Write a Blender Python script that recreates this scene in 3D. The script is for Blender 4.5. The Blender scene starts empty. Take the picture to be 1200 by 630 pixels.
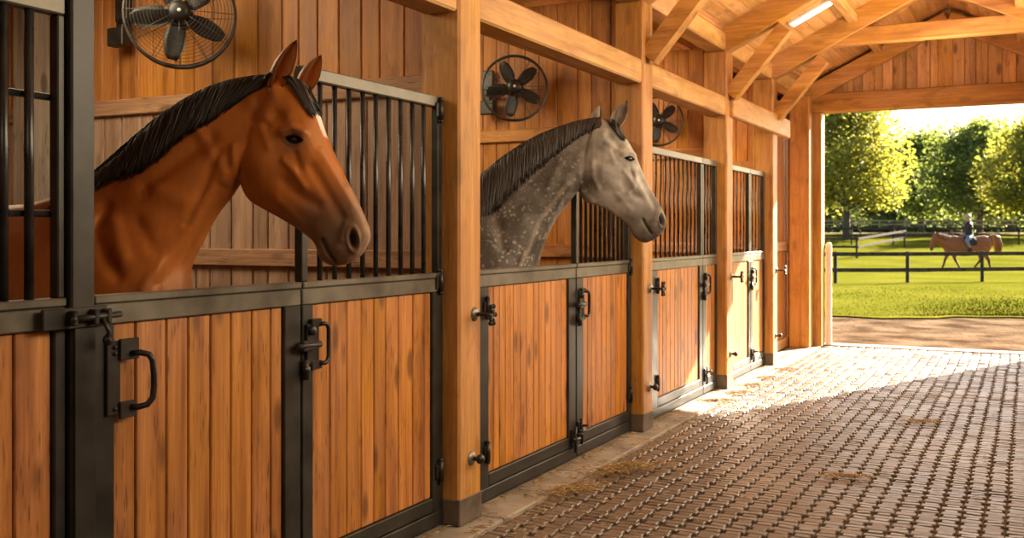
import bpy, math, random
import numpy as np
from mathutils import Vector, Matrix, noise
from mathutils.bvhtree import BVHTree
random.seed(7); rng = np.random.default_rng(11)
SC = bpy.context.scene; COL = SC.collection
TH = math.atan(606/1200); CT, ST = math.cos(TH), math.sin(TH)     # heading of the camera, left of the aisle axis
HC = 1.5

# ------------------------------------------------------------------ mesh builder
class MB:
    def __init__(s): s.v = []; s.f = []; s.t = []; s.m = []; s.sm = []
    def add(s, vs, fs, tint=0.5, mi=0, smooth=False):
        b = len(s.v); s.v += [tuple(p) for p in vs]; s.t += [tint]*len(vs)
        for f in fs: s.f.append([b+i for i in f]); s.m.append(mi); s.sm.append(smooth)
    def box(s, x0, x1, y0, y1, z0, z1, bev=0.004, tint=None, M=None, mi=0):
        if tint is None: tint = random.random()
        if x0 > x1: x0, x1 = x1, x0
        if y0 > y1: y0, y1 = y1, y0
        if z0 > z1: z0, z1 = z1, z0
        c = ((x0+x1)/2, (y0+y1)/2, (z0+z1)/2); h = ((x1-x0)/2, (y1-y0)/2, (z1-z0)/2)
        b = min(bev, min(h)*0.45); vs = []; ix = {}
        for sx in (-1, 1):
            for sy in (-1, 1):
                for sz in (-1, 1):
                    for a in range(3):
                        e = [h[0]-b, h[1]-b, h[2]-b]; e[a] = h[a]
                        ix[(sx, sy, sz, a)] = len(vs)
                        vs.append((c[0]+sx*e[0], c[1]+sy*e[1], c[2]+sz*e[2]))
        fs = []
        def q(l, n):
            P = [Vector(vs[i]) for i in l]
            if (P[1]-P[0]).cross(P[2]-P[1]).dot(Vector(n)) < 0: l = l[::-1]
            fs.append(l)
        for a in range(3):
            o = [i for i in range(3) if i != a]
            for sg in (-1, 1):
                l = []
                for (p, r) in ((-1, -1), (1, -1), (1, 1), (-1, 1)):
                    k = [0, 0, 0]; k[a] = sg; k[o[0]] = p; k[o[1]] = r; l.append(ix[(k[0], k[1], k[2], a)])
                n = [0, 0, 0]; n[a] = sg; q(l, n)
        for a in range(3):
            o = [i for i in range(3) if i != a]
            for p in (-1, 1):
                for r in (-1, 1):
                    k1 = [0, 0, 0]; k1[a] = -1; k1[o[0]] = p; k1[o[1]] = r; k2 = list(k1); k2[a] = 1
                    l = [ix[(*k1, o[0])], ix[(*k2, o[0])], ix[(*k2, o[1])], ix[(*k1, o[1])]]
                    n = [0, 0, 0]; n[o[0]] = p; n[o[1]] = r; q(l, n)
        for sx in (-1, 1):
            for sy in (-1, 1):
                for sz in (-1, 1): q([ix[(sx, sy, sz, 0)], ix[(sx, sy, sz, 1)], ix[(sx, sy, sz, 2)]], (sx, sy, sz))
        if M is not None: vs = [M @ Vector(p) for p in vs]
        s.add(vs, fs, tint, mi)
    def tube(s, pts, r, n=8, tint=0.5, mi=0, caps=True, closed=False):
        P = [Vector(p) for p in pts]; N = len(P)
        R = r if hasattr(r, '__len__') else [r]*N
        vs = []; fs = []; up = None
        for i in range(N):
            if closed: t = P[(i+1) % N]-P[i-1]
            else: t = P[min(i+1, N-1)]-P[max(i-1, 0)]
            t = t.normalized() if t.length > 1e-9 else Vector((0, 0, 1))
            if up is None:
                a = Vector((0, 0, 1)) if abs(t.z) < 0.9 else Vector((1, 0, 0)); up = (a-t*a.dot(t)).normalized()
            else:
                u2 = up-t*up.dot(t); up = u2.normalized() if u2.length > 1e-6 else up
            sd = t.cross(up)
            for j in range(n):
                an = 2*math.pi*j/n; vs.append(P[i]+(up*math.cos(an)+sd*math.sin(an))*R[i])
        for i in range(N if closed else N-1):
            k = (i+1) % N
            for j in range(n): fs.append([i*n+j, i*n+(j+1) % n, k*n+(j+1) % n, k*n+j])
        s.add(vs, fs, tint, mi, True)
        if caps and not closed:
            b = len(s.v)-N*n
            s.f.append([b+j for j in range(n)][::-1]); s.m.append(mi); s.sm.append(False)
            s.f.append([b+(N-1)*n+j for j in range(n)]); s.m.append(mi); s.sm.append(False)
    def lathe(s, prof, o, ax, n=24, tint=0.5, mi=0):      # prof: (radius, height along ax)
        ax = Vector(ax).normalized(); a = Vector((0, 0, 1)) if abs(ax.z) < 0.9 else Vector((1, 0, 0))
        u = (a-ax*a.dot(ax)).normalized(); w = ax.cross(u); o = Vector(o); vs = []; fs = []
        for (r, h) in prof:
            for j in range(n):
                an = 2*math.pi*j/n; vs.append(o+ax*h+(u*math.cos(an)+w*math.sin(an))*max(r, 1e-4))
        for i in range(len(prof)-1):
            for j in range(n): fs.append([i*n+j, i*n+(j+1) % n, (i+1)*n+(j+1) % n, (i+1)*n+j])
        s.add(vs, fs, tint, mi, True)
    def build(s, name, mat, parent=None, origin=None):
        o = Vector((0, 0, 0))
        if origin is not None: o = Vector(origin)
        elif parent is not None: o = world_loc(parent)
        me = bpy.data.meshes.new(name)
        me.from_pydata([tuple(Vector(p)-o) for p in s.v], [], s.f); me.update()
        at = me.attributes.new('tint', 'FLOAT', 'POINT'); at.data.foreach_set('value', s.t)
        for m in (mat if isinstance(mat, (list, tuple)) else [mat]): me.materials.append(m)
        me.polygons.foreach_set('material_index', s.m); me.polygons.foreach_set('use_smooth', s.sm)
        ob = bpy.data.objects.new(name, me); COL.objects.link(ob)
        if parent is not None: ob.parent = parent
        elif origin is not None: ob.location = o
        return ob
def world_loc(o):
    l = Vector(o.location)
    while o.parent: o = o.parent; l += Vector(o.location)
    return l
def thing(name, label, cat, loc=(0, 0, 0), group=None, rz=0):
    o = bpy.data.objects.new(name, None); COL.objects.link(o); o.location = loc; o.rotation_euler.z = rz
    o.empty_display_size = 0.1
    return tag(o, label, cat, group)
def tag(o, label, cat, group=None):
    o['label'] = label; o['category'] = cat
    if group: o['group'] = group
    return o
def struct(o): o['kind'] = 'structure'; return o
def copy_tree(o, parent=None):
    c = o.copy(); COL.objects.link(c)
    if parent is not None: c.parent = parent
    for ch in list(o.children): copy_tree(ch, c)
    return c

# ------------------------------------------------------------------ materials
def new_mat(name):
    m = bpy.data.materials.new(name); m.use_nodes = True; nt = m.node_tree; nt.nodes.clear()
    out = nt.nodes.new('ShaderNodeOutputMaterial'); b = nt.nodes.new('ShaderNodeBsdfPrincipled')
    nt.links.new(b.outputs[0], out.inputs[0]); return m, nt, b, out
def nd(nt, t, **k):
    n = nt.nodes.new(t)
    for a, v in k.items():
        if a.startswith('i_'):
            key = a[2:]; n.inputs[int(key) if key.isdigit() else key.replace('_', ' ')].default_value = v
        else: setattr(n, a, v)
    return n
def ramp(nt, fac, stops):
    r = nt.nodes.new('ShaderNodeValToRGB'); e = r.color_ramp.elements
    while len(e) < len(stops): e.new(0.5)
    for i, (p, c) in enumerate(stops): e[i].position = p; e[i].color = (*c, 1) if len(c) == 3 else c
    nt.links.new(fac, r.inputs[0]); return r
def mixc(nt, fac, a, b, mode='MIX'):
    m = nt.nodes.new('ShaderNodeMix'); m.data_type = 'RGBA'; m.blend_type = mode
    for s, v in ((0, fac), (6, a), (7, b)):
        if isinstance(v, (int, float)): m.inputs[s].default_value = v
        elif isinstance(v, tuple): m.inputs[s].default_value = (*v, 1)
        else: nt.links.new(v, m.inputs[s])
    return m.outputs[2]
def math_(nt, op, a, b=0.0):
    m = nt.nodes.new('ShaderNodeMath'); m.operation = op
    for i, v in enumerate((a, b)):
        if isinstance(v, (int, float)): m.inputs[i].default_value = v
        else: nt.links.new(v, m.inputs[i])
    return m.outputs[0]
def wood(name, light, dark, axis, rough=0.5, spread=0.22, knot=1.0, hue=0.0, across=1.0):
    m, nt, b, out = new_mat(name); L = nt.links.new
    tc = nd(nt, 'ShaderNodeTexCoord'); oi = nd(nt, 'ShaderNodeObjectInfo'); at = nd(nt, 'ShaderNodeAttribute', attribute_name='tint')
    off = math_(nt, 'ADD', math_(nt, 'MULTIPLY', at.outputs['Fac'], 37.0), math_(nt, 'MULTIPLY', oi.outputs['Random'], 53.0))
    cb = nd(nt, 'ShaderNodeCombineXYZ'); [L(off, cb.inputs[i]) for i in range(3)]
    ad = nd(nt, 'ShaderNodeVectorMath', operation='ADD'); L(tc.outputs['Object'], ad.inputs[0]); L(cb.outputs[0], ad.inputs[1])
    def mp(al, ac):
        sc = [ac, ac, ac]; sc[axis] = al
        n = nd(nt, 'ShaderNodeVectorMath', operation='MULTIPLY'); L(ad.outputs[0], n.inputs[0]); n.inputs[1].default_value = sc; return n.outputs[0]
    def ns(v, scale, detail=4, dist=0.0):
        n = nd(nt, 'ShaderNodeTexNoise'); n.inputs['Scale'].default_value = scale; n.inputs['Detail'].default_value = detail; n.inputs['Distortion'].default_value = dist
        L(v, n.inputs['Vector']); return n.outputs[0]
    g1 = ns(mp(0.9, 16*across), 1, 5, 0.6); g2 = ns(mp(3, 95*across), 1, 3); g3 = ns(mp(1.3, 2.2), 1, 3); g4 = ns(mp(2.2, 7*across), 1.0, 3, 1.2)
    mid = tuple((a+c)/2 for a, c in zip(light, dark))
    c = ramp(nt, g1, [(0.30, tuple(x*.8 for x in dark)), (0.47, mid), (0.66, light)]).outputs[0]
    c = mixc(nt, math_(nt, 'MULTIPLY', ramp(nt, g2, [(0.42, (1, 1, 1)), (0.6, (0, 0, 0))]).outputs[0], 0.28), c, tuple(x*0.45 for x in dark))
    c = mixc(nt, math_(nt, 'MULTIPLY', ramp(nt, g4, [(0.5, (0, 0, 0)), (0.75, (1, 1, 1))]).outputs[0], 0.5), c, tuple(x*0.62 for x in dark))
    v = nd(nt, 'ShaderNodeTexVoronoi', feature='F1'); v.inputs['Scale'].default_value = 1; L(mp(2.6, 7), v.inputs['Vector'])
    kn = ramp(nt, v.outputs['Distance'], [(0.13, (1, 1, 1)), (0.24, (0, 0, 0))]).outputs[0]
    c = mixc(nt, math_(nt, 'MULTIPLY', kn, 0.75*knot), c, tuple(x*0.28 for x in dark))
    v2 = nd(nt, 'ShaderNodeTexVoronoi', feature='F1'); v2.inputs['Scale'].default_value = 1; L(mp(9, 75), v2.inputs['Vector'])      # short checks along the grain
    ck = ramp(nt, v2.outputs['Distance'], [(.20, (1, 1, 1)), (.34, (0, 0, 0))]).outputs[0]
    ck = math_(nt, 'MULTIPLY', ck, ramp(nt, g4, [(.42, (0, 0, 0)), (.6, (1, 1, 1))]).outputs[0])
    c = mixc(nt, math_(nt, 'MULTIPLY', ck, .7*knot), c, tuple(x*0.3 for x in dark))
    hs = nd(nt, 'ShaderNodeHueSaturation'); L(c, hs.inputs['Color'])
    L(math_(nt, 'ADD', math_(nt, 'MULTIPLY', at.outputs['Fac'], 2*spread), 1-spread), hs.inputs['Value'])
    L(math_(nt, 'ADD', math_(nt, 'MULTIPLY', g3, 0.03), 0.485+hue), hs.inputs['Hue'])
    L(math_(nt, 'ADD', math_(nt, 'MULTIPLY', g3, 0.3), 0.85), hs.inputs['Saturation'])
    L(hs.outputs[0], b.inputs['Base Color']); b.inputs['Roughness'].default_value = rough
    L(math_(nt, 'ADD', math_(nt, 'MULTIPLY', g2, 0.3), rough-0.12), b.inputs['Roughness'])
    bp = nd(nt, 'ShaderNodeBump'); bp.inputs['Strength'].default_value = 0.35; bp.inputs['Distance'].default_value = 0.004
    L(math_(nt, 'ADD', g2, math_(nt, 'MULTIPLY', kn, -0.6)), bp.inputs['Height']); L(bp.outputs[0], b.inputs['Normal'])
    return m
def noisy(name, a, b_, scale, rough=0.6, metal=0.0, bump=0.2, bd=0.004, detail=6, lo=0.35, hi=0.65, spec=0.5):
    m, nt, b, out = new_mat(name); L = nt.links.new
    tc = nd(nt, 'ShaderNodeTexCoord'); n = nd(nt, 'ShaderNodeTexNoise'); n.inputs['Scale'].default_value = scale; n.inputs['Detail'].default_value = detail
    L(tc.outputs['Object'], n.inputs['Vector']); c = ramp(nt, n.outputs[0], [(lo, a), (hi, b_)])
    L(c.outputs[0], b.inputs['Base Color']); b.inputs['Metallic'].default_value = metal
    L(math_(nt, 'ADD', math_(nt, 'MULTIPLY', n.outputs[0], 0.3), rough-0.15), b.inputs['Roughness']); b.inputs['Specular IOR Level'].default_value = spec
    if bump:
        bp = nd(nt, 'ShaderNodeBump'); bp.inputs['Strength'].default_value = bump; bp.inputs['Distance'].default_value = bd
        n2 = nd(nt, 'ShaderNodeTexNoise'); n2.inputs['Scale'].default_value = scale*6; n2.inputs['Detail'].default_value = 4; L(tc.outputs['Object'], n2.inputs['Vector'])
        L(n2.outputs[0], bp.inputs['Height']); L(bp.outputs[0], b.inputs['Normal'])
    return m
OR_L, OR_D = (0.60, 0.30, 0.078), (0.40, 0.162, 0.032)
M = {}
M['plank'] = wood('stained_planks', (0.62, 0.265, 0.056), (0.38, 0.128, 0.021), 2, 0.5, 0.2)
M['plank_upper'] = wood('honey_boards', (0.62, 0.262, 0.050), (0.42, 0.148, 0.022), 2, 0.5, 0.2, .5)
M['plank_pale'] = wood('worn_boards', (0.52, 0.35, 0.24), (0.36, 0.215, 0.135), 2, 0.6, 0.14, .5)
M['rail_pale'] = wood('worn_rail', (0.56, 0.33, 0.19), (0.38, 0.20, 0.10), 0, 0.6, 0.1)
M['batten'] = wood('honey_rail', (0.66, 0.30, 0.08), (0.46, 0.18, 0.04), 0, 0.55, 0.1)
M['post'] = wood('timber_upright', OR_L, OR_D, 2, 0.52, 0.08, 0.5, across=0.6)
M['beam_y'] = wood('timber_along', (0.64, 0.37, 0.13), (0.46, 0.22, 0.062), 1, 0.52, 0.08, 0.4, across=0.6)
M['beam_x'] = wood('timber_across', OR_L, OR_D, 0, 0.52, 0.1, 0.5, across=0.6)
M['deck'] = wood('roof_boards', (0.70, 0.385, 0.145), (0.52, 0.24, 0.075), 1, 0.42, 0.16, 0.5)
M['gable'] = wood('gable_boards', (0.66, 0.36, 0.14), (0.46, 0.21, 0.07), 2, 0.5, 0.24)
M['foot'] = noisy('dark_post_foot', (0.075, 0.055, 0.04), (0.15, 0.115, 0.085), 9, .8, 0, .3, .004)
M['grey_post'] = wood('weathered_post', (0.42, 0.36, 0.29), (0.27, 0.21, 0.155), 2, 0.65, 0.1)
M['steel'] = noisy('dark_steel', (0.020, 0.020, 0.018), (0.044, 0.043, 0.037), 7, 0.42, 0.35, 0.12, 0.002)
M['rail_steel'] = noisy('worn_steel', (0.085, 0.08, 0.062), (0.17, 0.158, 0.125), 6, 0.42, 0.3, 0.12, 0.002)
M['bar'] = noisy('bar_steel', (0.03, 0.03, 0.032), (0.06, 0.06, 0.06), 9, 0.3, 0.55, 0.05, 0.001)
M['iron'] = noisy('black_iron', (0.014, 0.013, 0.012), (0.03, 0.028, 0.025), 20, 0.42, 0.3, 0.15, 0.001)
M['zinc'] = noisy('grey_zinc', (0.16, 0.15, 0.13), (0.3, 0.28, 0.25), 30, 0.4, 0.6, 0.1, 0.001)
M['black'] = noisy('fan_black', (0.012, 0.011, 0.010), (0.025, 0.023, 0.02), 15, 0.4, 0.0, 0.0)
M['cage'] = noisy('cage_wire', (0.05, 0.045, 0.04), (0.10, 0.09, 0.08), 15, 0.4, 0.5, 0.0)
M['white'] = noisy('white_paint', (0.72, 0.69, 0.62), (0.8, 0.78, 0.72), 8, 0.45, 0, 0.08, 0.002)
M['concrete'] = noisy('kerb_concrete', (0.20, 0.175, 0.145), (0.36, 0.32, 0.27), 3.5, 0.75, 0, 0.35, 0.004)
M['bark'] = noisy('bark', (0.055, 0.042, 0.03), (0.12, 0.095, 0.07), 4, 0.9, 0, 0.5, 0.03)
M['fence'] = noisy('fence_wood', (0.035, 0.029, 0.025), (0.07, 0.058, 0.05), 5, 0.9, 0, 0.3, 0.01, spec=.05)
M['pale_fence'] = noisy('pale_fence_wood', (0.25, 0.21, 0.165), (0.36, 0.31, 0.25), 5, 0.9, 0, 0.2, 0.01, spec=.05)
# ------------------------------------------------------------------ the setting
PF, PB = -2.57, -2.80            # aisle face and stall face of the posts
DF, DB = -2.66, -2.71            # front and back of the stall fronts
GY0, GY1 = 13.86, 14.08          # gable wall
RX = 1.0                         # right wall
def planks_x(mb, x0, x1, y0, y1, z0, z1, w, gap=0.004, top=None, jit=0.25):   # upright boards side by side along x
    x = x0
    while x < x1-0.01:
        ww = w*random.uniform(1-jit, 1+jit); xe = min(x+ww, x1)
        zt = z1 if top is None else min(top(x), top(xe))
        if zt > z0+0.02: mb.box(x+gap/2, xe-gap/2, y0, y1, z0, zt, 0.006)
        x = xe
def planks_y(mb, y0, y1, x0, x1, z0, z1, w, gap=0.004, jit=0.2):
    y = y0
    while y < y1-0.01:
        ww = w*random.uniform(1-jit, 1+jit); ye = min(y+ww, y1)
        if y1-ye < w*0.3: ye = y1
        mb.box(x0, x1, y+gap/2, ye-gap/2, z0, z1, 0.005); y = ye
# floor: pavers over a sandy bed, one continuous floor
def paver_mat():
    m, nt, b, out = new_mat('clay_pavers'); L = nt.links.new
    tc = nd(nt, 'ShaderNodeTexCoord'); at = nd(nt, 'ShaderNodeAttribute', attribute_name='tint')
    n = nd(nt, 'ShaderNodeTexNoise'); n.inputs['Scale'].default_value = 45; n.inputs['Detail'].default_value = 5; L(tc.outputs['Object'], n.inputs['Vector'])
    n2 = nd(nt, 'ShaderNodeTexNoise'); n2.inputs['Scale'].default_value = 0.9; n2.inputs['Detail'].default_value = 4; L(tc.outputs['Object'], n2.inputs['Vector'])
    c = ramp(nt, at.outputs['Fac'], [(0.0, (0.095, 0.071, 0.057)), (0.35, (0.135, 0.106, 0.087)), (0.7, (0.175, 0.144, 0.122)), (1.0, (0.24, 0.207, 0.18))]).outputs[0]
    c = mixc(nt, math_(nt, 'MULTIPLY', n.outputs[0], 0.5), c, (0.145, 0.122, 0.10))
    c = mixc(nt, ramp(nt, n2.outputs[0], [(0.42, (0, 0, 0)), (0.7, (0.55, 0.55, 0.55))]).outputs[0], c, (0.26, 0.215, 0.17))
    L(c, b.inputs['Base Color']); L(math_(nt, 'ADD', math_(nt, 'MULTIPLY', n.outputs[0], 0.35), 0.24), b.inputs['Roughness'])
    bp = nd(nt, 'ShaderNodeBump'); bp.inputs['Strength'].default_value = 0.4; bp.inputs['Distance'].default_value = 0.004
    L(n.outputs[0], bp.inputs['Height']); L(bp.outputs[0], b.inputs['Normal']); return m
M['paver'] = paver_mat()
M['bed'] = noisy('sandy_joints', (0.035, 0.022, 0.013), (0.10, 0.065, 0.038), 14, 0.95, 0, 0.6, 0.01)
fl = MB()
PX, PY = 0.106, 0.0585
nx = int((RX+2.44)/PX); row = 0; y = 3.0
while y < GY1+0.02:
    for i in range(nx):
        x = -2.44+i*PX; g = 0.0165 if row % 2 else 0.003
        g += random.uniform(-0.002, 0.004); sh = random.uniform(-0.003, 0.003)+0.012*noise.noise((x*0.8, y*0.8, 3))
        a, b_, c_, d_ = x+g+sh, x+PX-g+sh, y+0.0015+random.uniform(0, .002), y+PY-0.0015-random.uniform(0, .002)
        h = random.uniform(-0.002, 0.002)+0.006*noise.noise((x*1.1, y*1.1, 0)); tx = random.uniform(-.0016, .0016); ty = random.uniform(-.0022, .0022); e = 0.0045
        zt = [h-tx-ty, h+tx-ty, h+tx+ty, h-tx+ty]
        vs = [(a+e, c_+e, zt[0]), (b_-e, c_+e, zt[1]), (b_-e, d_-e, zt[2]), (a+e, d_-e, zt[3]),
              (a, c_, zt[0]-e), (b_, c_, zt[1]-e), (b_, d_, zt[2]-e), (a, d_, zt[3]-e),
              (a, c_, -.03), (b_, c_, -.03), (b_, d_, -.03), (a, d_, -.03)]
        fs = [[0, 1, 2, 3]]+[[4+k, 4+(k+1) % 4, (k+1) % 4, k] for k in range(4)]+[[8+k, 8+(k+1) % 4, 4+(k+1) % 4, 4+k] for k in range(4)]
        fl.add(vs, fs, min(1, max(0, random.gauss(0.45, 0.22))), 0)
    row += 1; y += PY
fl.add([(-6.4, -8, -.016), (2.5, -8, -.016), (2.5, GY1+.02, -.016), (-6.4, GY1+.02, -.016)], [[0, 1, 2, 3]], .5, 1)
struct(fl.build('floor', [M['paver'], M['bed']]))
k = MB()
yy = -1.0
while yy < 13.8:
    k.box(-2.80, -2.445, yy+.003, min(yy+1.15, 13.84)-.003, -.06, 0.012, 0.008); yy += 1.15
struct(k.build('trim_1', M['concrete']))
k = MB(); k.box(-2.56, RX, GY1+.02, GY1+.30, -.08, 0.012, 0.01)
struct(k.build('trim_2', M['concrete']))
# gable wall with its big doorway (opening x -2.44 .. 0.2, z 0 .. 3.09)
RIDGE = -0.9
def deck_z(x): return 3.53+0.5*(x+2.5) if x < RIDGE else 3.53+0.5*(2*RIDGE-x+2.5)
g = MB()
planks_x(g, -2.80, 2.2, GY0+.05, GY0+.09, 3.30, 5, 0.13, top=lambda x: deck_z(x)+.02)
planks_x(g, 0.25, 2.2, GY0+.05, GY0+.09, -.05, 3.30, 0.13)
g.box(-6.4, -2.80, GY0+.05, GY0+.09, -.05, 3.4)
struct(g.build('wall_far', M['gable']))
g = MB(); g.add([(-2.9, GY0+.10, 3.2), (1.3, GY0+.10, 3.2), (1.3, GY0+.10, deck_z(1.3)+.03), (RIDGE, GY0+.10, deck_z(RIDGE)+.03), (-2.9, GY0+.10, deck_z(-2.9)+.03),
    (-2.9, GY0+.13, 3.2), (1.3, GY0+.13, 3.2), (1.3, GY0+.13, deck_z(1.3)+.03), (RIDGE, GY0+.13, deck_z(RIDGE)+.03), (-2.9, GY0+.13, deck_z(-2.9)+.03)], [[0, 1, 2, 3, 4], [9, 8, 7, 6, 5]]+[[i, (i+1) % 5, 5+(i+1) % 5, 5+i] for i in range(5)])
struct(g.build('wall_far_sheathing', M['gable']))
def post(name, label, x0, x1, y0, y1, z0, z1, mat='post', group=None, cat='post', base=None):
    t = MB(); t.box(x0, x1, y0, y1, z0, z1, 0.012, tint=random.uniform(.3, .7))
    ob = t.build(name, M[mat], origin=((x0+x1)/2, (y0+y1)/2, z0)); tag(ob, label, cat, group); return ob
j = MB(); j.box(-2.72, -2.44, GY0, GY1+.02, 0.0, 3.09, 0.012)
j.box(0.2, 0.46, GY0, GY1+.02, 0.0, 3.09, 0.012)
h_ = MB(); h_.box(-2.80, 0.6, GY0-.04, GY1+.02, 3.09, 3.33, 0.012)
d1 = struct(j.build('door_1', M['post'])); struct(h_.build('door_frame', M['beam_x'], d1))
gp = MB(); gp.box(-1.02, -0.85, GY0+.022, GY0+.049, 3.33, 4.0, 0.01)
tag(gp.build('gable_stud', M['post'], origin=(-.93, GY0, 3.33)), 'short upright timber in the middle of the gable boards above the doorway', 'post')
# recessed end wall between the last stall post and the doorway
e = MB(); planks_y(e, 11.84, GY0, -2.90, -2.86, 0.0, 3.2, 0.13)
struct(e.build('wall_end', M['plank_upper']))
e = MB(); e.box(-2.86, -2.82, 11.84, GY0-.02, 1.27, 1.39, .006); tag(e.build('wall_rail', M['beam_y'], origin=(-2.84, 12.8, 1.27)), 'horizontal wooden rail on the boards between the last stall and doorway', 'rail')
e = MB(); e.box(-2.86, -2.82, 11.84, GY0-.02, 0.012, 0.14, .006); struct(e.build('baseboard_end', M['beam_y']))
# side and stall walls
w = MB(); planks_y(w, -3, GY0, -6.40, -6.36, -.02, 3.2, 0.2); struct(w.build('wall_left', M['plank_upper']))
w = MB(); planks_y(w, -5.0, GY0+.05, RX, RX+.04, -.05, 3.5, 0.22); struct(w.build('wall_right', M['plank_upper']))
def partition(idx, y, pale):
    z1 = 3.3; a = MB(); 
    planks_x(a, -6.36, PB, y, y+.035, 2.30 if pale else 0.0, z1, 0.15)
    o = struct(a.build('wall_partition' , M['plank_upper']))
    if pale:
        a = MB(); planks_x(a, -6.36, PB, y, y+.035, 0, 2.30, 0.135, gap=.010); struct(a.build('wall_lower', M['plank_pale'], o))
    a = MB(); a.box(-6.36, PB, y-.03, y-.001, 2.23, 2.33, .006, .4)
    struct(a.build('wall_rail', M['rail_pale'] if pale else M['batten'], o))
    a = MB(); a.box(-6.36, PB, y-.03, y-.001, 1.31, 1.41, .006, .4)
    struct(a.build('wall_rail', M['rail_pale'] if pale else M['batten'], o))
partition(0, 4.60, True)
for i, y in enumerate((7.34, 9.75, 11.80)): partition(i+1, y, False)
w = MB(); planks_x(w, -6.4, RX+.2, -5.04, -5.0, 0, 4.4, 0.2, gap=.0005); struct(w.build('wall_back', M['plank_upper']))
w = MB(); planks_x(w, -6.36, DB, 0.30, .335, 0, 3.2, 0.16); struct(w.build('wall_near', M['plank_upper']))
# roof boards: two aisle slopes and the lower roof over the stalls
r = MB()
def slope(x0, z0, x1, z1, y0, y1, w, mb, th=.03):
    n = max(1, round(math.hypot(x1-x0, z1-z0)/w)); nrm = Vector((-(z1-z0), 0, x1-x0)).normalized()
    if nrm.z < 0: nrm = -nrm
    for i in range(n):
        a = Vector((x0+(x1-x0)*(i+.01)/n, 0, z0+(z1-z0)*(i+.01)/n)); b_ = Vector((x0+(x1-x0)*(i+.99)/n, 0, z0+(z1-z0)*(i+.99)/n))
        ys = y0
        while ys < y1:
            ye = min(y1, ys+random.uniform(2.2, 4.2)); tn = random.random()
            P = [a, b_, b_+nrm*th, a+nrm*th]; vs = [(p.x, ys+.001, p.z) for p in P]+[(p.x, ye-.001, p.z) for p in P]
            mb.add(vs, [[0, 1, 2, 3], [7, 6, 5, 4], [0, 4, 5, 1], [1, 5, 6, 2], [2, 6, 7, 3], [3, 7, 4, 0]], tn); ys = ye
SKY = (-2.06, -1.86, 8.35, 9.15)
slope(-2.95, deck_z(-2.95), RIDGE, deck_z(RIDGE), -8, GY1+.4, .135, r)
slope(RIDGE, deck_z(RIDGE), 2.1, deck_z(2.1), -8, GY1+.4, .135, r)
slope(-6.6, 2.95, -2.62, 3.44, -8, GY1+.1, .135, r)
struct(r.build('ceiling', M['deck']))
# roof covering that keeps the light out
r = MB(); 
for (x0, z0, x1, z1) in ((-3.0, deck_z(-3.0)+.05, RIDGE, deck_z(RIDGE)+.05), (RIDGE, deck_z(RIDGE)+.05, 2.1, deck_z(2.1)+.05), (-6.6, 3.0, -2.6, 3.5)):
    r.add([(x0, -8, z0), (x1, -8, z1), (x1, GY1+.4, z1), (x0, GY1+.4, z0), (x0, -8, z0+.03), (x1, -8, z1+.03), (x1, GY1+.4, z1+.03), (x0, GY1+.4, z0+.03)],
          [[3, 2, 1, 0], [4, 5, 6, 7], [0, 1, 5, 4], [1, 2, 6, 5], [2, 3, 7, 6], [3, 0, 4, 7]])
struct(r.build('ceiling_roofing', M['steel']))

# ------------------------------------------------------------------ timber frame
PY_ = [(4.50, 4.73), (7.26, 7.48), (9.63, 9.85), (11.60, 11.82)]
plab = ['thick wooden post beside the bay horse, nearest full height timber of the aisle',
        'wooden post just behind the nose of the dapple grey horse', 'wooden post between the two farthest pairs of stall doors',
        'last stall post, its aisle face in sun, before the doorway']
PO = []
for i, (a, b_) in enumerate(PY_):
    ob = post('timber_post', plab[i], PB, PF, a, b_, 0.012, 3.24, group=None); PO.append(ob)
    s = MB(); s.box(PB-.004, PF+.004, a-.004, b_+.004, 0.013, 0.15, .006, .1); s.build('post_foot', M['foot'], ob)
post('timber_post', 'wooden post at the left side of the bright doorway', -2.80, -2.54, 13.56, 13.80, 0.012, 3.28)
def holdback(ob, y, z, long):
    m = MB(); m.lathe([(0, .018), (.02, .017), (.036, .008), (.038, 0)], (PF, y, z), (1, 0, 0), 20); m.build('wall_plate', M['zinc'], ob)
    m = MB()
    if long:
        m.tube([(PF+.01, y, z), (PF+.10, y, z)], .011, 10)
        for an in (0, 60, 120, 180, 240, 300):
            c = Vector((PF+.105, y+.032*math.cos(math.radians(an)), z+.05*math.sin(math.radians(an))))
            m.tube([(PF+.10, y, z), c], [.014, .009], 8); m.lathe([(0, -.013), (.011, -.008), (.013, 0), (.011, .008), (0, .013)], c, (1, 0, 0), 10)
    else:
        m.lathe([(.012, 0), (.012, .03), (.024, .04), (.026, .055), (.018, .066), (0, .07)], (PF+.005, y, z), (1, 0, 0), 16)
    m.build('hold_back' if long else 'knob', M['iron'], ob)
for ob, (a, b_) in zip(PO, PY_):
    holdback(ob, a+.155, 1.08, True); holdback(ob, a+.12, .34, False)
def ybeam(name, label, x0, x1, y0, y1, z0, z1, group=None, cat='beam'):
    t = MB(); t.box(x0, x1, y0, y1, z0, z1, 0.012, tint=random.uniform(.3, .7)); return tag(t.build(name, M['beam_y'], origin=((x0+x1)/2, (y0+y1)/2, z0)), label, cat, group)
bl = ['timber beam above the bay horse, cut off at the photo top', 'long timber beam above the dapple grey horse, between two posts',
      'timber beam above the first grey topped grilles beyond the grey horse', 'farthest and shortest low beam, ending before the doorway']
segs = [(-1.0, 4.50), (4.73, 7.26), (7.48, 9.63), (9.85, 12.35)]
for (a, b_), l in zip(segs, bl):
    if a == 9.85: ybeam('timber_beam', l, -2.60, -2.53, a-.11, b_, 2.62, 2.84)
    else: ybeam('timber_beam', l, PB+.03, PF-.01, a, b_, 2.62, 2.80)
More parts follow.
